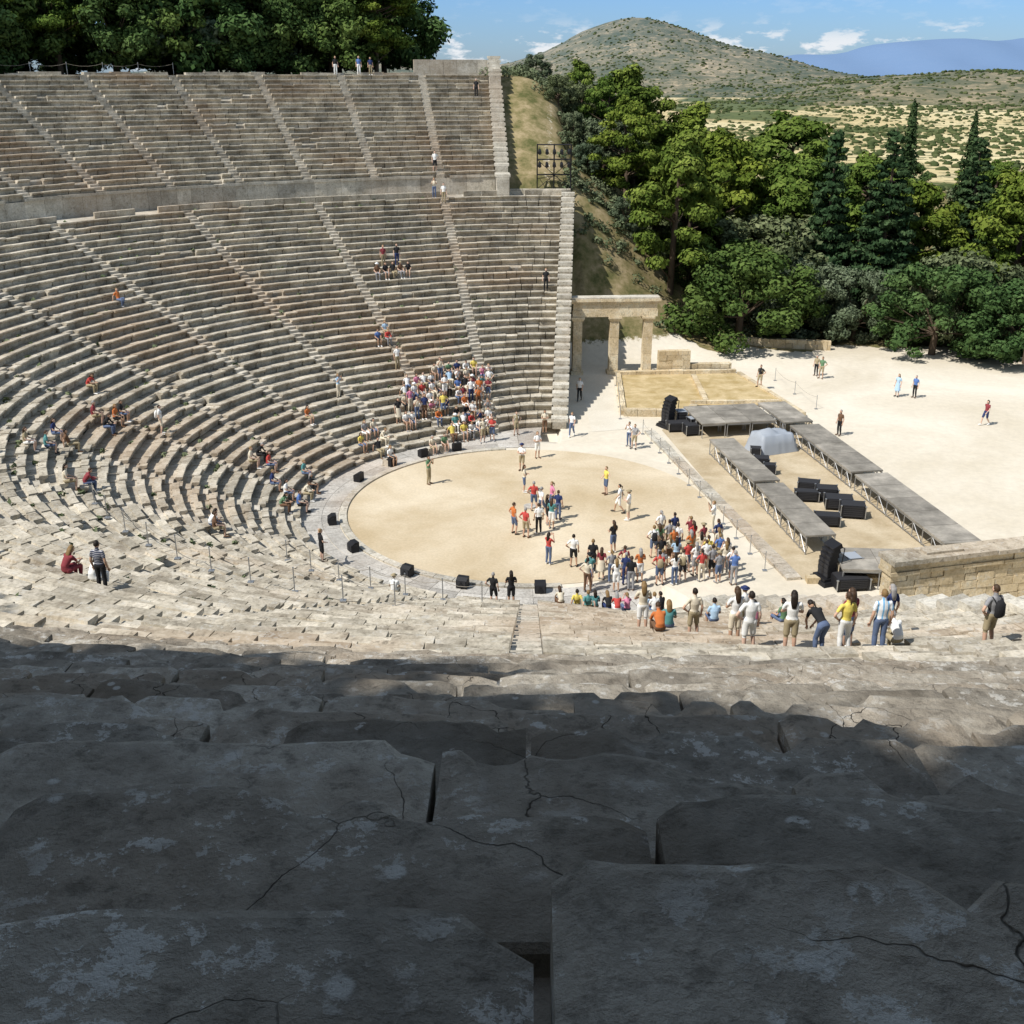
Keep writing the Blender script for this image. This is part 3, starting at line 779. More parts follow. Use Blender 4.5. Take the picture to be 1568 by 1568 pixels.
# scrub on hills: one mesh
bmx=bmesh.new(); bmesh.ops.create_icosphere(bmx,subdivisions=1,radius=1); iv=np.array([v.co[:] for v in bmx.verts]); ifc=np.array([[v.index for v in f.verts] for f in bmx.faces]); bmx.free()
n_=22000; D_=280+2300*rng.random(n_)**.8; ang=rng.uniform(-4,34,n_); X2=D_*np.sin(np.radians(ang)); Y2=D_*np.cos(np.radians(ang))-57
den=np.sin(X2*.006+1)*np.cos(Y2*.009)+rng.normal(size=n_)*.7; keep=den>-.2; X2,Y2,D2=X2[keep],Y2[keep],D_[keep]; n_=len(X2)
Z2=Hn(X2,Y2); S2=rng.uniform(.8,2.3,n_)*(1+.2*(D2>1200))
Vv=(iv[None]*(1+rng.normal(size=(n_,len(iv),1))*.2))*np.stack([S2*1.2,S2*1.2,S2*.7],1)[:,None,:]+np.stack([X2,Y2,Z2+S2*.2],1)[:,None,:]
Ff=(ifc[None]+(np.arange(n_)*len(iv))[:,None,None]).reshape(-1,3)
M_scrub=leaf_mat('scrub',(.04,.06,.025),(.065,.085,.04),(.10,.115,.055))
new_obj('distant_scrub',np_mesh('distant_scrub',Vv.reshape(-1,3),Ff,[M_scrub],None,np.repeat(rng.random(n_),len(ifc))))
cent=[];rr_=[];cn=[]
for q in range(640):
    if q<420:
        x_=random.uniform(5,60); y_=random.uniform(38,75)
        if y_<41 and x_<30 and random.random()<.6: continue
    elif q<520:
        x_=random.uniform(3.6,11); y_=random.uniform(42,60)
    else:
        x_=random.uniform(-4,10); y_=random.uniform(60,90)
    z_=H(x_,y_); s=random.uniform(.3,.9)*(1.3 if q>=520 else 1); cent.append((x_,y_,z_+s*.4)); rr_.append((s,s,s*.7)); cn.append(int(50+100*s*s))
for q in range(260):
    th=random.uniform(95,250); row=random.randint(4,33); p=PT(R0+row*DL+.5,th,Z0+row*HL-.02); s=random.uniform(.08,.2)
    cent.append(p); rr_.append((s,s,s*.8)); cn.append(9)
V,T=cards(cent,rr_,cn,.15,.3); Qc=np.arange(len(V)).reshape(-1,4)
new_obj('undergrowth',np_mesh('undergrowth',V,Qc,[M_olive],None,T))

# ------------------------------------------------------------------ people
SK=[mat('skin_%d'%i_,c,.6) for i_,c in enumerate([(.55,.35,.25),(.48,.30,.2),(.62,.42,.32)])]
PAL={'white':(.82,.82,.8),'cream':(.68,.61,.48),'red':(.50,.07,.06),'blue':(.10,.18,.42),'black':(.02,.02,.022),'navy':(.03,.045,.13),'green':(.12,.22,.12),'orange':(.55,.17,.05),
'pink':(.66,.24,.36),'yellow':(.74,.6,.14),'sky':(.40,.56,.72),'grey':(.28,.28,.29),'khaki':(.36,.3,.19),'denim':(.11,.15,.25),'brown':(.15,.085,.05),'teal':(.1,.28,.28),'maroon':(.24,.045,.055),'straw':(.65,.54,.33)}
CM={k:mat('cloth_'+k,v,.85) for k,v in PAL.items()}
HAIR=[mat('hair_%d'%i_,c,.6) for i_,c in enumerate([(.02,.014,.01),(.06,.035,.02),(.22,.14,.06),(.3,.29,.28)])]
M_lips=mat('lips',(.35,.12,.1),.6); 
M_stripe=mat('striped_shirt',(.8,.8,.8),.8); g=N(M_stripe); tc=g.n('ShaderNodeTexCoord'); sx=g.n('ShaderNodeSeparateXYZ'); g.l(tc.outputs['Object'],sx.inputs[0])
w=g.math('SINE',g.math('MULTIPLY',sx.outputs['X'],52.)); g.l(g.ramp(w,[(.0,(.75,.78,.8)),(.5,(.2,.45,.72))],'CONSTANT'),g.b.inputs['Base Color'])
CM['stripe']=M_stripe
M_hst=mat('banded_shirt',(.1,.1,.1),.8); g=N(M_hst); tc=g.n('ShaderNodeTexCoord'); sx=g.n('ShaderNodeSeparateXYZ'); g.l(tc.outputs['Object'],sx.inputs[0])
w=g.math('SINE',g.math('MULTIPLY',sx.outputs['Z'],110.)); g.l(g.ramp(w,[(.0,(.03,.04,.08)),(.6,(.5,.5,.52))],'CONSTANT'),g.b.inputs['Base Color']); CM['banded']=M_hst

STAND=dict(pel=(0,0,.96),wai=(0,.0,1.08),che=(0,.01,1.27),nek=(0,.02,1.46),hea=(0,-.015,1.62),tilt=0,
 shL=(-.175,.02,1.40),elL=(-.235,.05,1.12),wrL=(-.245,-.04,.87),shR=(.175,.02,1.40),elR=(.235,.05,1.12),wrR=(.245,-.04,.87),
 hiL=(-.09,0,.93),knL=(-.10,-.02,.51),anL=(-.11,.03,.09),toL=(-.135,-.15,.045),hiR=(.09,0,.93),knR=(.10,-.02,.51),anR=(.11,.03,.09),toR=(.135,-.15,.045))
def P_(base,**k): d=dict(base); d.update(k); return d
POSES={
'stand':STAND,
'weight':P_(STAND,pel=(.03,0,.95),elR=(.37,.07,1.17),wrR=(.2,-.03,1.0),knL=(-.14,-.08,.51),anL=(-.17,.0,.09),toL=(-.23,-.16,.045)),
'walk':P_(STAND,knL=(-.09,-.2,.53),anL=(-.09,-.27,.11),toL=(-.1,-.45,.08),knR=(.09,.03,.5),anR=(.09,.30,.16),toR=(.09,.17,.045),elL=(-.23,.14,1.15),wrL=(-.22,.16,.9),elR=(.23,-.04,1.13),wrR=(.2,-.22,.95)),
'photo':P_(STAND,elL=(-.24,-.14,1.2),wrL=(-.09,-.27,1.50),elR=(.24,-.14,1.2),wrR=(.09,-.27,1.50)),
'point':P_(STAND,elR=(.43,-.06,1.36),wrR=(.66,-.16,1.42),elL=(-.24,-.02,1.13),wrL=(-.14,-.2,1.05)),
'fold':P_(STAND,elL=(-.25,-.06,1.15),wrL=(.05,-.2,1.16),elR=(.25,-.06,1.15),wrR=(-.05,-.22,1.2)),
'bend':P_(STAND,pel=(0,.12,.92),wai=(0,.0,1.02),che=(0,-.17,1.12),nek=(0,-.33,1.2),hea=(0,-.47,1.24),tilt=50,shL=(-.17,-.28,1.17),shR=(.17,-.28,1.17),elL=(-.2,-.34,.9),elR=(.2,-.34,.9),wrL=(-.1,-.42,.68),wrR=(.1,-.42,.68),hiL=(-.09,.12,.9),hiR=(.09,.12,.9)),
'sit':dict(pel=(0,0,.11),wai=(0,.03,.24),che=(0,.0,.43),nek=(0,-.03,.61),hea=(0,-.075,.765),tilt=8,
 shL=(-.17,-.02,.55),elL=(-.23,-.08,.29),wrL=(-.14,-.33,.22),shR=(.17,-.02,.55),elR=(.23,-.08,.29),wrR=(.14,-.33,.22),
 hiL=(-.09,0,.09),knL=(-.13,-.44,.12),anL=(-.11,-.40,-.31),toL=(-.12,-.57,-.37),hiR=(.09,0,.09),knR=(.13,-.44,.12),anR=(.11,-.40,-.31),toR=(.12,-.57,-.37)),
}
POSES['hunch']=P_(POSES['sit'],che=(0,-.1,.4),nek=(0,-.2,.55),hea=(0,-.3,.68),tilt=22,shL=(-.17,-.17,.5),shR=(.17,-.17,.5),elL=(-.2,-.32,.26),elR=(.2,-.32,.26),wrL=(-.07,-.5,.26),wrR=(.07,-.5,.26))
POSES['leanback']=P_(POSES['sit'],che=(0,.1,.42),nek=(0,.13,.6),hea=(0,.1,.76),tilt=-4,shL=(-.17,.12,.55),shR=(.17,.12,.55),elL=(-.25,.26,.31),elR=(.25,.26,.31),wrL=(-.27,.27,.07),wrR=(.27,.27,.07),knL=(-.14,-.46,.1),knR=(.12,-.42,.2),anR=(.1,-.3,-.2),toR=(.1,-.46,-.25))
POSES['sitphoto']=P_(POSES['sit'],elL=(-.22,-.2,.4),wrL=(-.08,-.28,.66),elR=(.22,-.2,.4),wrR=(.08,-.28,.66))

def hand(b,wr,el,inward):
    w=Vector(wr); d=(w-Vector(el)).normalized(); up=Vector((0,0,1)) if abs(d.z)<.8 else Vector((0,-1,0))
    s=d.cross(up).normalized(); n=s.cross(d).normalized()
    b.loft([w-d*.02,w+d*.03,w+d*.085],[(.026,.018),(.038,.017),(.04,.014)],8,side=s,m=0)
    for i_,(o,l) in enumerate(((-.028,.068),(-.01,.078),(.01,.072),(.028,.058))):
        p0=w+d*.078+s*o; p1=p0+d*l*.45+n*(.004); p2=p1+(d*.8-n*.6)*l*.32; p3=p2+(d*.4-n*.9)*l*.26
        b.loft([p0,p1,p2,p3],[.0095,.0088,.008,.006],5,m=0)
    t0=w+d*.03+s*.03*inward; b.loft([t0,t0+(d*.6+s*.7*inward)*.035,t0+(d*.95+s*.45*inward)*.06],[.012,.0105,.007],5,m=0)

def make_person(name,pose,female=False,hair='short',long_sleeve=False,shorts=False,skirt=False,hat=False,bag=False):
    P=POSES[pose]; b=B(); f=.9 if female else 1.
    V3=lambda k:Vector(P[k])
    side=(V3('shR')-V3('shL')).normalized()
    hipw=.165 if not female else .172
    low=V3('pel')+(V3('pel')-V3('wai')).normalized()*.07
    b.loft([low,V3('pel'),V3('wai'),V3('che'),V3('che').lerp(V3('nek'),.55),V3('nek')],[(hipw*.8,.095),(hipw,.118),(.135*f,.10),(.168*f,.118),(.165*f,.095),(.07,.065)],16,side=side)
    b.loft([V3('nek')-Vector((0,0,.03)),V3('hea')-Vector((0,-.02,.03))],[.062*f,.052*f],10)
    segs=[(low,V3('pel'),2,.13),(V3('pel'),V3('wai')*.75+V3('pel')*.25,2,.13),(V3('wai'),V3('che'),1,.15),(V3('che'),V3('nek'),1,.15),(V3('nek')+Vector((0,0,.03)),V3('hea'),0,.06)]
    for s in 'LR':
        sh,el,wr=V3('sh'+s),V3('el'+s),V3('wr'+s); hi,kn,an,to=V3('hi'+s),V3('kn'+s),V3('an'+s),V3('to'+s)
        c=V3('che').lerp(V3('nek'),.5)
        b.loft([c,sh,sh.lerp(el,.3),sh.lerp(el,.52),sh.lerp(el,.56),el],[.07*f,.064*f,.056*f,.054*f,.044*f,.04*f],10)
        cs=.006 if long_sleeve else 0
        b.loft([el+(sh-el)*.08,el,el.lerp(wr,.3),wr],[.04*f,.041*f+cs,.042*f+cs,.028*f+cs],10)
        if shorts: b.loft([hi+(hi-kn)*.12,hi,hi.lerp(kn,.4),hi.lerp(kn,.86),hi.lerp(kn,.9),kn],[.08,.096,.085,.08,.06,.056],12)
        else: b.loft([hi+(hi-kn)*.12,hi,hi.lerp(kn,.4),kn],[.08,.096,.082,.064],12)
        k2=0 if (shorts or skirt) else .012
        b.loft([kn+(hi-kn)*.06,kn,kn.lerp(an,.3),kn.lerp(an,.7),an],[.055,.058+k2,.056+k2,.042+k2,.036+k2],10)
        fd=(to-an); fd.z=0; fd=fd.normalized() if fd.length>1e-4 else Vector((0,-1,0)); heel=Vector((an.x,an.y,to.z+.005))-fd*.05
        sd=fd.cross(Vector((0,0,1)))
        b.loft([heel,Vector((an.x,an.y,to.z+.01)),to,to+fd*.055],[(.035,.036),(.042,.045),(.048,.035),(.03,.022)],10,side=sd)
        b.loft([an,Vector((an.x,an.y,to.z+.02))],[.038,.042],8)
        segs+=[(c,sh,1,.06),(sh,sh.lerp(el,.54),1,.05),(sh.lerp(el,.56),el,1 if long_sleeve else 0,.04),(el,wr,1 if long_sleeve else 0,.036)]
        segs+=[(hi,hi.lerp(kn,.88),2,.085),(hi.lerp(kn,.9),kn,0 if (shorts or skirt) else 2,.06),(kn,an+(kn-an)*.06,0 if (shorts or skirt) else 2,.05),(heel,to+fd*.05,4,.045),(an,heel,4,.04)]
    if skirt:
        kz=(V3('knL')+V3('knR'))/2
        b.loft([V3('pel'),V3('pel').lerp(kz,.5),kz+Vector((0,0,-.04))],[(.17,.12),(.2,.15),(.235,.19)],16,side=side); segs.append((V3('pel'),kz+Vector((0,0,-.03)),2,.2))
    me=b.mesh('tmp',[]); o=bpy.data.objects.new('tmp',me); COL.objects.link(o)
    md=o.modifiers.new('r','REMESH'); md.mode='VOXEL'; md.voxel_size=.018; md.use_smooth_shade=True
    sm=o.modifiers.new('s','SMOOTH'); sm.iterations=3; sm.factor=.5
    dg=bpy.context.evaluated_depsgraph_get(); ev=o.evaluated_get(dg); m2=ev.to_mesh()
    co=np.array([v.co[:] for v in m2.vertices]); fc=[list(p.vertices) for p in m2.polygons]; ev.to_mesh_clear()
    bpy.data.objects.remove(o); bpy.data.meshes.remove(me)
    cc=np.array([co[f_].mean(0) for f_ in fc]); best=np.full(len(cc),1e9); mi=np.zeros(len(cc),int)
    for (a,c,m,rr) in segs:
        a=np.array(a);c=np.array(c); ab=c-a; t=np.clip(((cc-a)@ab)/max(1e-9,ab@ab),0,1); d=np.linalg.norm(cc-(a+t[:,None]*ab),axis=1)-rr
        u=d<best; best[u]=d[u]; mi[u]=m
    b=B(); b.v=[tuple(c) for c in co]
    for f_,m in zip(fc,mi): b.face(f_,int(m))
    hand(b,P['wrL'],P['elL'],1); hand(b,P['wrR'],P['elR'],-1)
    M_=Matrix.Rotation(rad(P['tilt']),3,'X'); hc=V3('hea')
    def hf(d,q):
        q=q.copy()
        if q.z<-.02: k=1+ (q.z+.02)*2.6; q.x*=k
        if d.y<-.6 and abs(q.x)<.022 and -.035<q.z<.02: q.y-=.02*(1-abs(q.x)/.022)*(1-abs(q.z+.02)/.045)
        if d.y<-.5 and .005<q.z<.035 and .012<abs(q.x)<.05: q.y+=.007
        if d.y<-.4 and q.z<-.085: q.y-=.008
        return q
    b.ellip(hc,(.076,.096,.115),22,16,0,hf,M_)
    for sx_ in (-1,1):
        b.ellip(hc+M_@Vector((sx_*.077,.008,-.005)),(.012,.022,.032),8,6,0,None,M_)
        b.ellip(hc+M_@Vector((sx_*.03,-.083,.018)),(.012,.007,.006),8,5,3,None,M_)
        b.ellip(hc+M_@Vector((sx_*.03,-.087,.036)),(.017,.006,.004),8,5,3,None,M_)
    b.ellip(hc+M_@Vector((0,-.088,-.052)),(.024,.008,.007),8,5,5,None,M_)
    def hr(d,q):
        k=1+.04*math.sin(d.x*17+d.z*11)
        q=q*k
        if d.y<-.25 and d.z<.45: q=q*.86
        elif d.z<-.35: q=q*(.84 if hair!='long' else 1.)
        return q
    b.ellip(hc+M_@Vector((0,.012,.014)),(.084,.1,.118),20,14,3,hr,M_)
    if hair=='long':
        b.loft([hc+M_@Vector((0,.05,.05)),hc+M_@Vector((0,.08,-.05)),V3('nek')+Vector((0,.07,.0)),V3('nek')+Vector((0,.10,-.14))],[(.08,.06),(.085,.05),(.085,.035),(.05,.02)],12,side=(1,0,0),m=3)
    if hair=='tail':
        b.loft([hc+M_@Vector((0,.09,.03)),hc+M_@Vector((0,.15,.0)),hc+M_@Vector((0,.15,-.16))],[.03,.034,.012],8,m=3)
    if hat:
        b.loft([hc+M_@Vector((0,0,.055)),hc+M_@Vector((0,0,.07))],[(.155,.165),(.16,.17)],20,m=6); b.loft([hc+M_@Vector((0,0,.06)),hc+M_@Vector((0,0,.12)),hc+M_@Vector((0,.0,.145))],[(.095,.108),(.086,.1),(.05,.06)],16,m=6)
    if bag:
        cb=V3('che')+Vector((0,.2,-.06)); b.loft([cb+Vector((0,0,-.22)),cb+Vector((0,.01,-.17)),cb+Vector((0,0,.1)),cb+Vector((0,-.03,.2))],[(.11,.05),(.15,.085),(.14,.08),(.08,.04)],14,side=(1,0,0),m=6)
        for sx_ in (-1,1): b.loft([V3('che')+Vector((sx_*.11,.13,.12)),V3('nek')+Vector((sx_*.11,.02,-.01)),V3('che')+Vector((sx_*.13,-.125,.02)),V3('che')+Vector((sx_*.15,.05,-.16))],[.018]*4,6,m=6)
    return b.mesh(name,[SK[0],CM['white'],CM['denim'],HAIR[0],CM['brown'],M_lips,CM['black']],True)
VAR={
'man_stand':('standing_man',make_person('man_stand','stand')),
'man_weight':('standing_man',make_person('man_weight','weight',shorts=True)),
'man_back':('standing_man',make_person('man_backpack','weight',shorts=True,bag=True)),
'woman_stand':('standing_woman',make_person('woman_stand','fold',True,'long',shorts=True)),
'woman_weight':('standing_woman',make_person('woman_weight','weight',True,'tail')),
'woman_skirt':('standing_woman',make_person('woman_skirt','stand',True,'long',skirt=True)),
'hat_stand':('standing_man',make_person('hat_stand','fold',shorts=True,hat=True)),
'man_photo':('photographing_man',make_person('man_photo','photo')),
'woman_photo':('photographing_woman',make_person('woman_photo','photo',True,'long')),
'man_point':('pointing_man',make_person('man_point','point',shorts=True)),
'man_walk':('walking_man',make_person('man_walk','walk')),
'woman_walk':('walking_woman',make_person('woman_walk','walk',True,'tail',shorts=True)),
'woman_bend':('bending_woman',make_person('woman_bend','bend',True,'tail')),
'man_sit':('seated_man',make_person('man_sit','sit',shorts=True)),
'man_hunch':('seated_man',make_person('man_hunch','hunch',long_sleeve=True)),
'woman_sit':('seated_woman',make_person('woman_sit','sit',True,'long',shorts=True)),
'woman_hunch':('seated_woman',make_person('woman_hunch','hunch',True,'long')),
'man_lean':('seated_man',make_person('man_lean','leanback')),
'woman_sitphoto':('seated_woman',make_person('woman_sitphoto','sitphoto',True,'tail')),
'hat_sit':('seated_man',make_person('hat_sit','sit',hat=True)),
}
STANDV=['man_stand','man_weight','man_back','woman_stand','woman_weight','woman_skirt','hat_stand','man_photo','woman_photo','woman_stand','man_stand']
SITV=['man_sit','man_hunch','woman_sit','woman_hunch','man_lean','woman_sitphoto','hat_sit','woman_sit','man_sit']
SHIRTS=['white','white','white','white','white','white','sky','red','blue','black','black','navy','green','orange','pink','yellow','grey','grey','teal','maroon','cream','cream','white']
PANTS=['denim','denim','khaki','black','navy','grey','cream','white','brown','khaki']
def person(var,x,y,z,face,shirt=None,pants=None,s=None):
    nm,me=VAR[var]; o=new_obj(nm,me); o.location=(x,y,z); o.rotation_euler=(0,0,face)
    s=s or random.uniform(.94,1.03); o.scale=(s,s,s)
    ms=[random.choice(SK),CM[shirt or random.choice(SHIRTS)],CM[pants or random.choice(PANTS)],random.choice(HAIR[:3]) if random.random()<.9 else HAIR[3],CM[random.choice(['brown','white','black','grey'])],None,CM[random.choice(['straw','white','khaki','black','navy'])]]
    for i_,m in enumerate(ms):
        if m is not None: o.material_slots[i_].link='OBJECT'; o.material_slots[i_].material=m
    return o
def stand_at(x,y,var=None,shirt=None,pants=None,look=None,z=None):
    if look is None: f_=random.uniform(0,6.28)
    else: f_=facing(look[0]-x,look[1]-y)
    person(var or random.choice(STANDV),x,y,(.025 if z is None else z),f_,shirt,pants)
def on_row(th,row,var=None,shirt=None,pants=None,sit=True,upper=False,face=None):
    R=(R0+row*DL) if not upper else RU+row*DU; z=(Z0+row*HL) if not upper else ZU+row*HU
    x_,y_,_=PT(R+(.14 if sit else .6),th,0)
    f_=facing(-x_,-y_)+random.uniform(-.25,.25) if face is None else face
    person(var or random.choice(SITV if sit else STANDV),x_,y_,z+(0 if sit else -.07),f_,shirt,pants)
def row_x(X,row,far=True,**k):
    th=100. if far else 262.
    for _ in range(25):
        r_=R0+row*DL+.2+G(th); c=max(-1,min(1,X/r_)); th=math.degrees(math.acos(c)); th=th if far else 360-th
    on_row(th,row,**k)
for (x_,y_,v,s_,p_) in [(-5.9,3.7,'man_photo','green','khaki'),(.6,8.5,'woman_stand','white','white'),(-.4,6.1,'hat_stand','white','khaki'),(-.3,2.3,'woman_stand','cream','denim'),
 (-.3,-4.4,'man_weight','red','khaki'),(-.9,-3.9,'man_weight','orange','denim'),(.4,-3.9,'man_stand','white','black'),(.9,-2.6,'woman_stand','black','black'),(1.2,-.6,'woman_weight','pink','denim'),(.6,-1.4,'woman_walk','white','denim'),
 (1.5,-1.9,'man_stand','navy','denim'),(1.1,-3.2,'woman_stand','teal','white'),(.2,-.6,'man_weight','red','denim'),(4.4,2.,'man_point','yellow','denim'),(4.9,-.9,'woman_walk','white','white'),(5.3,-2.,'hat_stand','white','cream'),
 (6.9,10.3,'man_back','grey','khaki'),(6.6,10.9,'man_photo','white','denim'),(3.,13.,'man_walk','white','denim'),(4.,21.6,'man_walk','white','black'),(-2.9,11.6,'man_back','cream','khaki'),(-2.3,11.9,'woman_stand','red','denim'),
 (.8,-7.8,'woman_photo','red','denim'),(2.,-8.1,'man_weight','white','black'),(2.9,-8.8,'man_stand','black','black'),(4.1,-6.4,'woman_stand','black','denim'),(9.6,-3.6,'man_photo','white','cream'),
 (23.6,28.1,'man_weight','green','khaki'),(23.4,29.,'man_stand','khaki','black'),(27.9,22.8,'woman_skirt','sky','sky'),(29.1,22.5,'man_stand','blue','black'),(31.6,15.5,'woman_walk','maroon','navy'),(20.9,13.2,'man_stand','brown','black'),(18.,24.8,'man_back','black','khaki'),
 (-.7,13.3,'man_back','khaki','khaki'),(1.2,13.6,'woman_stand','cream','brown')]:
    stand_at(x_,y_,v,s_,p_,look=(0,0) if abs(x_)>3 else (random.uniform(-3,8),random.uniform(-3,8)),z=.22 if (x_,y_)==(18.,24.8) else None)
for (x_,y_,v,s_) in [(-8.3,6.9,'woman_sit','white'),(-5.9,9.,'woman_sit','cream'),(-5.1,9.3,'man_sit','green')]:
    r_=math.hypot(x_,y_); ux,uy=x_/r_,y_/r_
    b=B(); b.tint=.6; b.box((0,0,.2),(.7,.5,.4),top=(.62,.44)); b.box((.02,.0,.015),(.8,.6,.03)); o=new_obj('stone_block',b.mesh('stone_block',[M_pale])); o.location=(ux*11.2,uy*11.2,.03); o.rotation_euler=(0,0,facing(-ux,-uy))
    person(v,ux*11.1,uy*11.1,.43,facing(-ux,-uy),s_)
def cluster(n,x0,x1,y0,y1,mind=.5,look=(5,10)):
    pts=[];tries=0
    while len(pts)<n and tries<4000:
        tries+=1; p=(random.uniform(x0,x1),random.uniform(y0,y1))
        if all((p[0]-q[0])**2+(p[1]-q[1])**2>mind**2 for q in pts): pts.append(p)
    for p in pts: stand_at(p[0],p[1],look=(look[0]+random.uniform(-6,6),look[1]+random.uniform(-6,6)))
cluster(30,5.9,9.6,-10.2,-6.2); cluster(9,2.4,5.4,-11.2,-9.3,.55); cluster(3,6.5,8.2,-5.9,-5.0,.5)
for X in (1.2,1.9,2.7,3.3,4.1,4.9,5.6): row_x(X,0,False)
for X in (2.3,3.6,5.2): row_x(X,1,False)
for row in range(0,8):
    for X in np.arange(-8.2,-2.4,.56):
        if row<2 and X<-5.2: continue
        if row==7 and (X<-7 or X>-3.5): continue
        if random.random()<.88:
            if random.random()<.22 and row>1: row_x(X+random.uniform(-.1,.1),row,sit=False)
            else: row_x(X+random.uniform(-.1,.1),row)
for row in range(0,3):
    for X in np.arange(-11.2,-7.6,.62):
        if random.random()<.66: row_x(X+random.uniform(-.1,.1),row)
for X in (-11.4,-10.8,-10.2,-9.7,-9.1): row_x(X,21,shirt=random.choice(['black','maroon','brown','black']))
row_x(-9.9,22,shirt='black',sit=False,var='man_stand'); row_x(-10.9,22,shirt='maroon',sit=False,var='man_stand')
for (X,row,v,s_) in [(-10.2,13,'woman_sit','sky'),(-10.,12,'man_hunch','red'),(-10.6,12,'man_sit','blue'),(-12.2,6,'woman_photo','sky'),(-8.8,8,'man_stand','white'),(-14.,5,'woman_sit','orange')]: row_x(X,row,var=v,shirt=s_,sit=('sit' in v or 'hunch' in v))
for (th,row,v,s_,p_) in [(170,3,'woman_sit','red','denim'),(168,4,'man_hunch','black','black'),(172,4,'man_sit','cream','khaki'),(166,1,'man_sit','teal','denim'),(171,0,'woman_sit','black','black'),(176,0,'man_hunch','cream','khaki'),(180,1,'woman_sit','white','denim'),(184,0,'man_sit','blue','black'),(188,1,'woman_hunch','green','brown'),(178,2,'man_sit','navy','denim'),
 (211,6,'woman_hunch','white','denim'),(213,6,'man_sit','brown','khaki'),(205,12,'man_hunch','maroon','denim'),(206,13,'woman_sit','cream','khaki'),(176,12,'man_sit','black','denim'),(178,12,'woman_sit','orange','black'),(180,13,'man_sit','maroon','khaki'),(182,12,'man_hunch','black','denim'),
 (195,14,'man_sit','teal','denim'),(196,15,'woman_sit','khaki','white'),(201,17,'woman_hunch','white','denim'),(192,13,'man_lean','brown','khaki'),(190,14,'woman_sit','navy','denim'),(194,19,'man_lean','sky','denim'),(196,19,'woman_sit','cream','denim'),(172,15,'woman_hunch','red','khaki'),(150,22,'man_lean','orange','denim'),
 (241,21,'woman_hunch','maroon','maroon'),(243.2,21,'woman_hunch','white','white'),(234.5,22,'woman_sit','cream','khaki'),(248,4,'hat_sit','white','cream')]:
    on_row(th,row,v,s_,p_)
on_row(244.8,21,'man_stand','banded','black',sit=False); on_row(175,9,'man_back','white','cream',sit=False); on_row(219,0,'man_point','black','black',sit=False)
on_row(262,0,'man_weight','black','black',sit=False); on_row(265.5,0,'woman_stand','black','black',sit=False)
for (X,row,v,s_,p_,st) in [(4.7,24,'man_weight','white','white',0),(5.7,24,'woman_stand','white','khaki',0),(6.4,24,'woman_bend','black','denim',0),(7.0,24,'woman_weight','yellow','white',0),(7.35,23,'woman_stand','maroon','denim',0),(7.85,24,'man_stand','stripe','denim',0),(9.3,20,'woman_skirt','navy','khaki',0),
 (8.6,24,'man_hunch','white','khaki',1),(10.6,24,'man_back','grey','khaki',0),(3.3,19,'man_hunch','orange','brown',1),(3.8,17,'woman_sit','teal','denim',1),(4.1,19,'man_weight','cream','khaki',0),(6.4,14,'hat_stand','white','khaki',0),(7.2,13,'woman_sit','pink','white',1),(6.0,12,'man_sit','sky','denim',1),(4.9,21,'woman_stand','white','cream',0),(8.2,13,'woman_sit','green','denim',1),(3.0,16,'woman_stand','cream','white',0)]:
    row_x(X,row,False,var=v,shirt=s_,pants=p_,sit=bool(st))
on_row(99.6,32,'man_stand','white','khaki',sit=False); on_row(100.6,33,'woman_photo','cream','denim',sit=False); on_row(100,0,'man_weight','white','black',sit=False,upper=True)
on_row(94.5,15,'man_stand','black','black',sit=False,upper=True); on_row(86.8,17,'man_stand','black','black',sit=False)
for t_,s_ in ((104.3,'navy'),(105.4,'blue'),(107.6,'black')):
    x_,y_,_=PT(59.0,t_,0); person('man_stand',x_,y_,22.45,facing(-x_,-y_),s_)

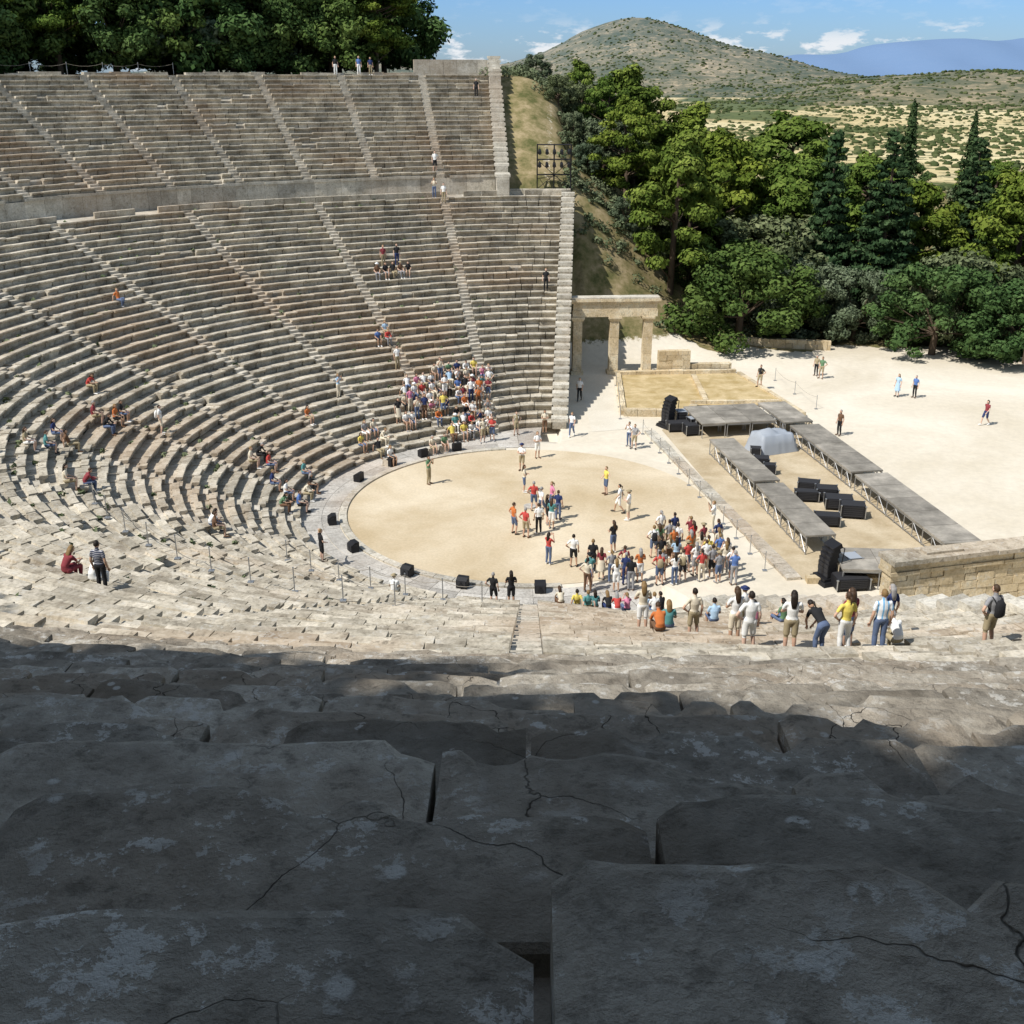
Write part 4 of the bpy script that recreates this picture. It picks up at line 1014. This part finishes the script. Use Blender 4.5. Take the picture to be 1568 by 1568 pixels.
# ------------------------------------------------------------------ light, sky, camera
EL=52; sd=Vector((-.84,-.54,0)).normalized()*math.cos(rad(EL)); sd.z=math.sin(rad(EL))
L=bpy.data.lights.new('sun','SUN'); L.energy=5.0; L.angle=rad(.53); L.color=(1,.965,.91)
so=bpy.data.objects.new('sun',L); COL.objects.link(so); so.rotation_euler=sd.to_track_quat('Z','Y').to_euler(); so.location=(-60,-60,90)
W=bpy.data.worlds.new('World'); scene.world=W; W.use_nodes=True; nt_=W.node_tree
bg=nt_.nodes['Background']; sky=nt_.nodes.new('ShaderNodeTexSky'); sky.sky_type='NISHITA'; sky.sun_disc=False
sky.sun_elevation=rad(EL); sky.sun_rotation=math.atan2(sd.x,sd.y)%(2*math.pi); sky.altitude=300; sky.air_density=1.; sky.dust_density=.4; sky.ozone_density=2.
class WN(N):
    def __init__(s,nt): s.nt=nt
g=WN(nt_); tc=g.n('ShaderNodeTexCoord'); mp=g.n('ShaderNodeMapping'); mp.inputs['Scale'].default_value=(22,22,66); mp.inputs['Location'].default_value=(3.1,0,.4); g.l(tc.outputs['Generated'],mp.inputs['Vector'])
cn_=g.noise(mp.outputs[0],1.3,6,.62,.1); sx=g.n('ShaderNodeSeparateXYZ'); g.l(tc.outputs['Generated'],sx.inputs[0])
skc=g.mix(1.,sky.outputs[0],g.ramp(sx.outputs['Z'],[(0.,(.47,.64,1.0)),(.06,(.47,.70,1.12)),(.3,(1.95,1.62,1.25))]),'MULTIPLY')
band=g.ramp(sx.outputs['Z'],[(.0,.5),(.006,1.),(.026,1.),(.042,.1)])
cf=g.math('MULTIPLY',g.ramp(cn_,[(.51,0.),(.60,.9)]),band)
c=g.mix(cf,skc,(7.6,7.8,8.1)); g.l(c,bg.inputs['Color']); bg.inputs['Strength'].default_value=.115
cam=bpy.data.cameras.new('camera'); co=bpy.data.objects.new('camera',cam); COL.objects.link(co)
co.location=CAM; co.rotation_euler=(rad(90-21.6),0,0); cam.sensor_width=36; cam.lens=38.8; cam.clip_end=30000; cam.clip_start=.05
scene.camera=co
scene.view_settings.view_transform='Standard'; scene.view_settings.look='None'; scene.view_settings.exposure=0
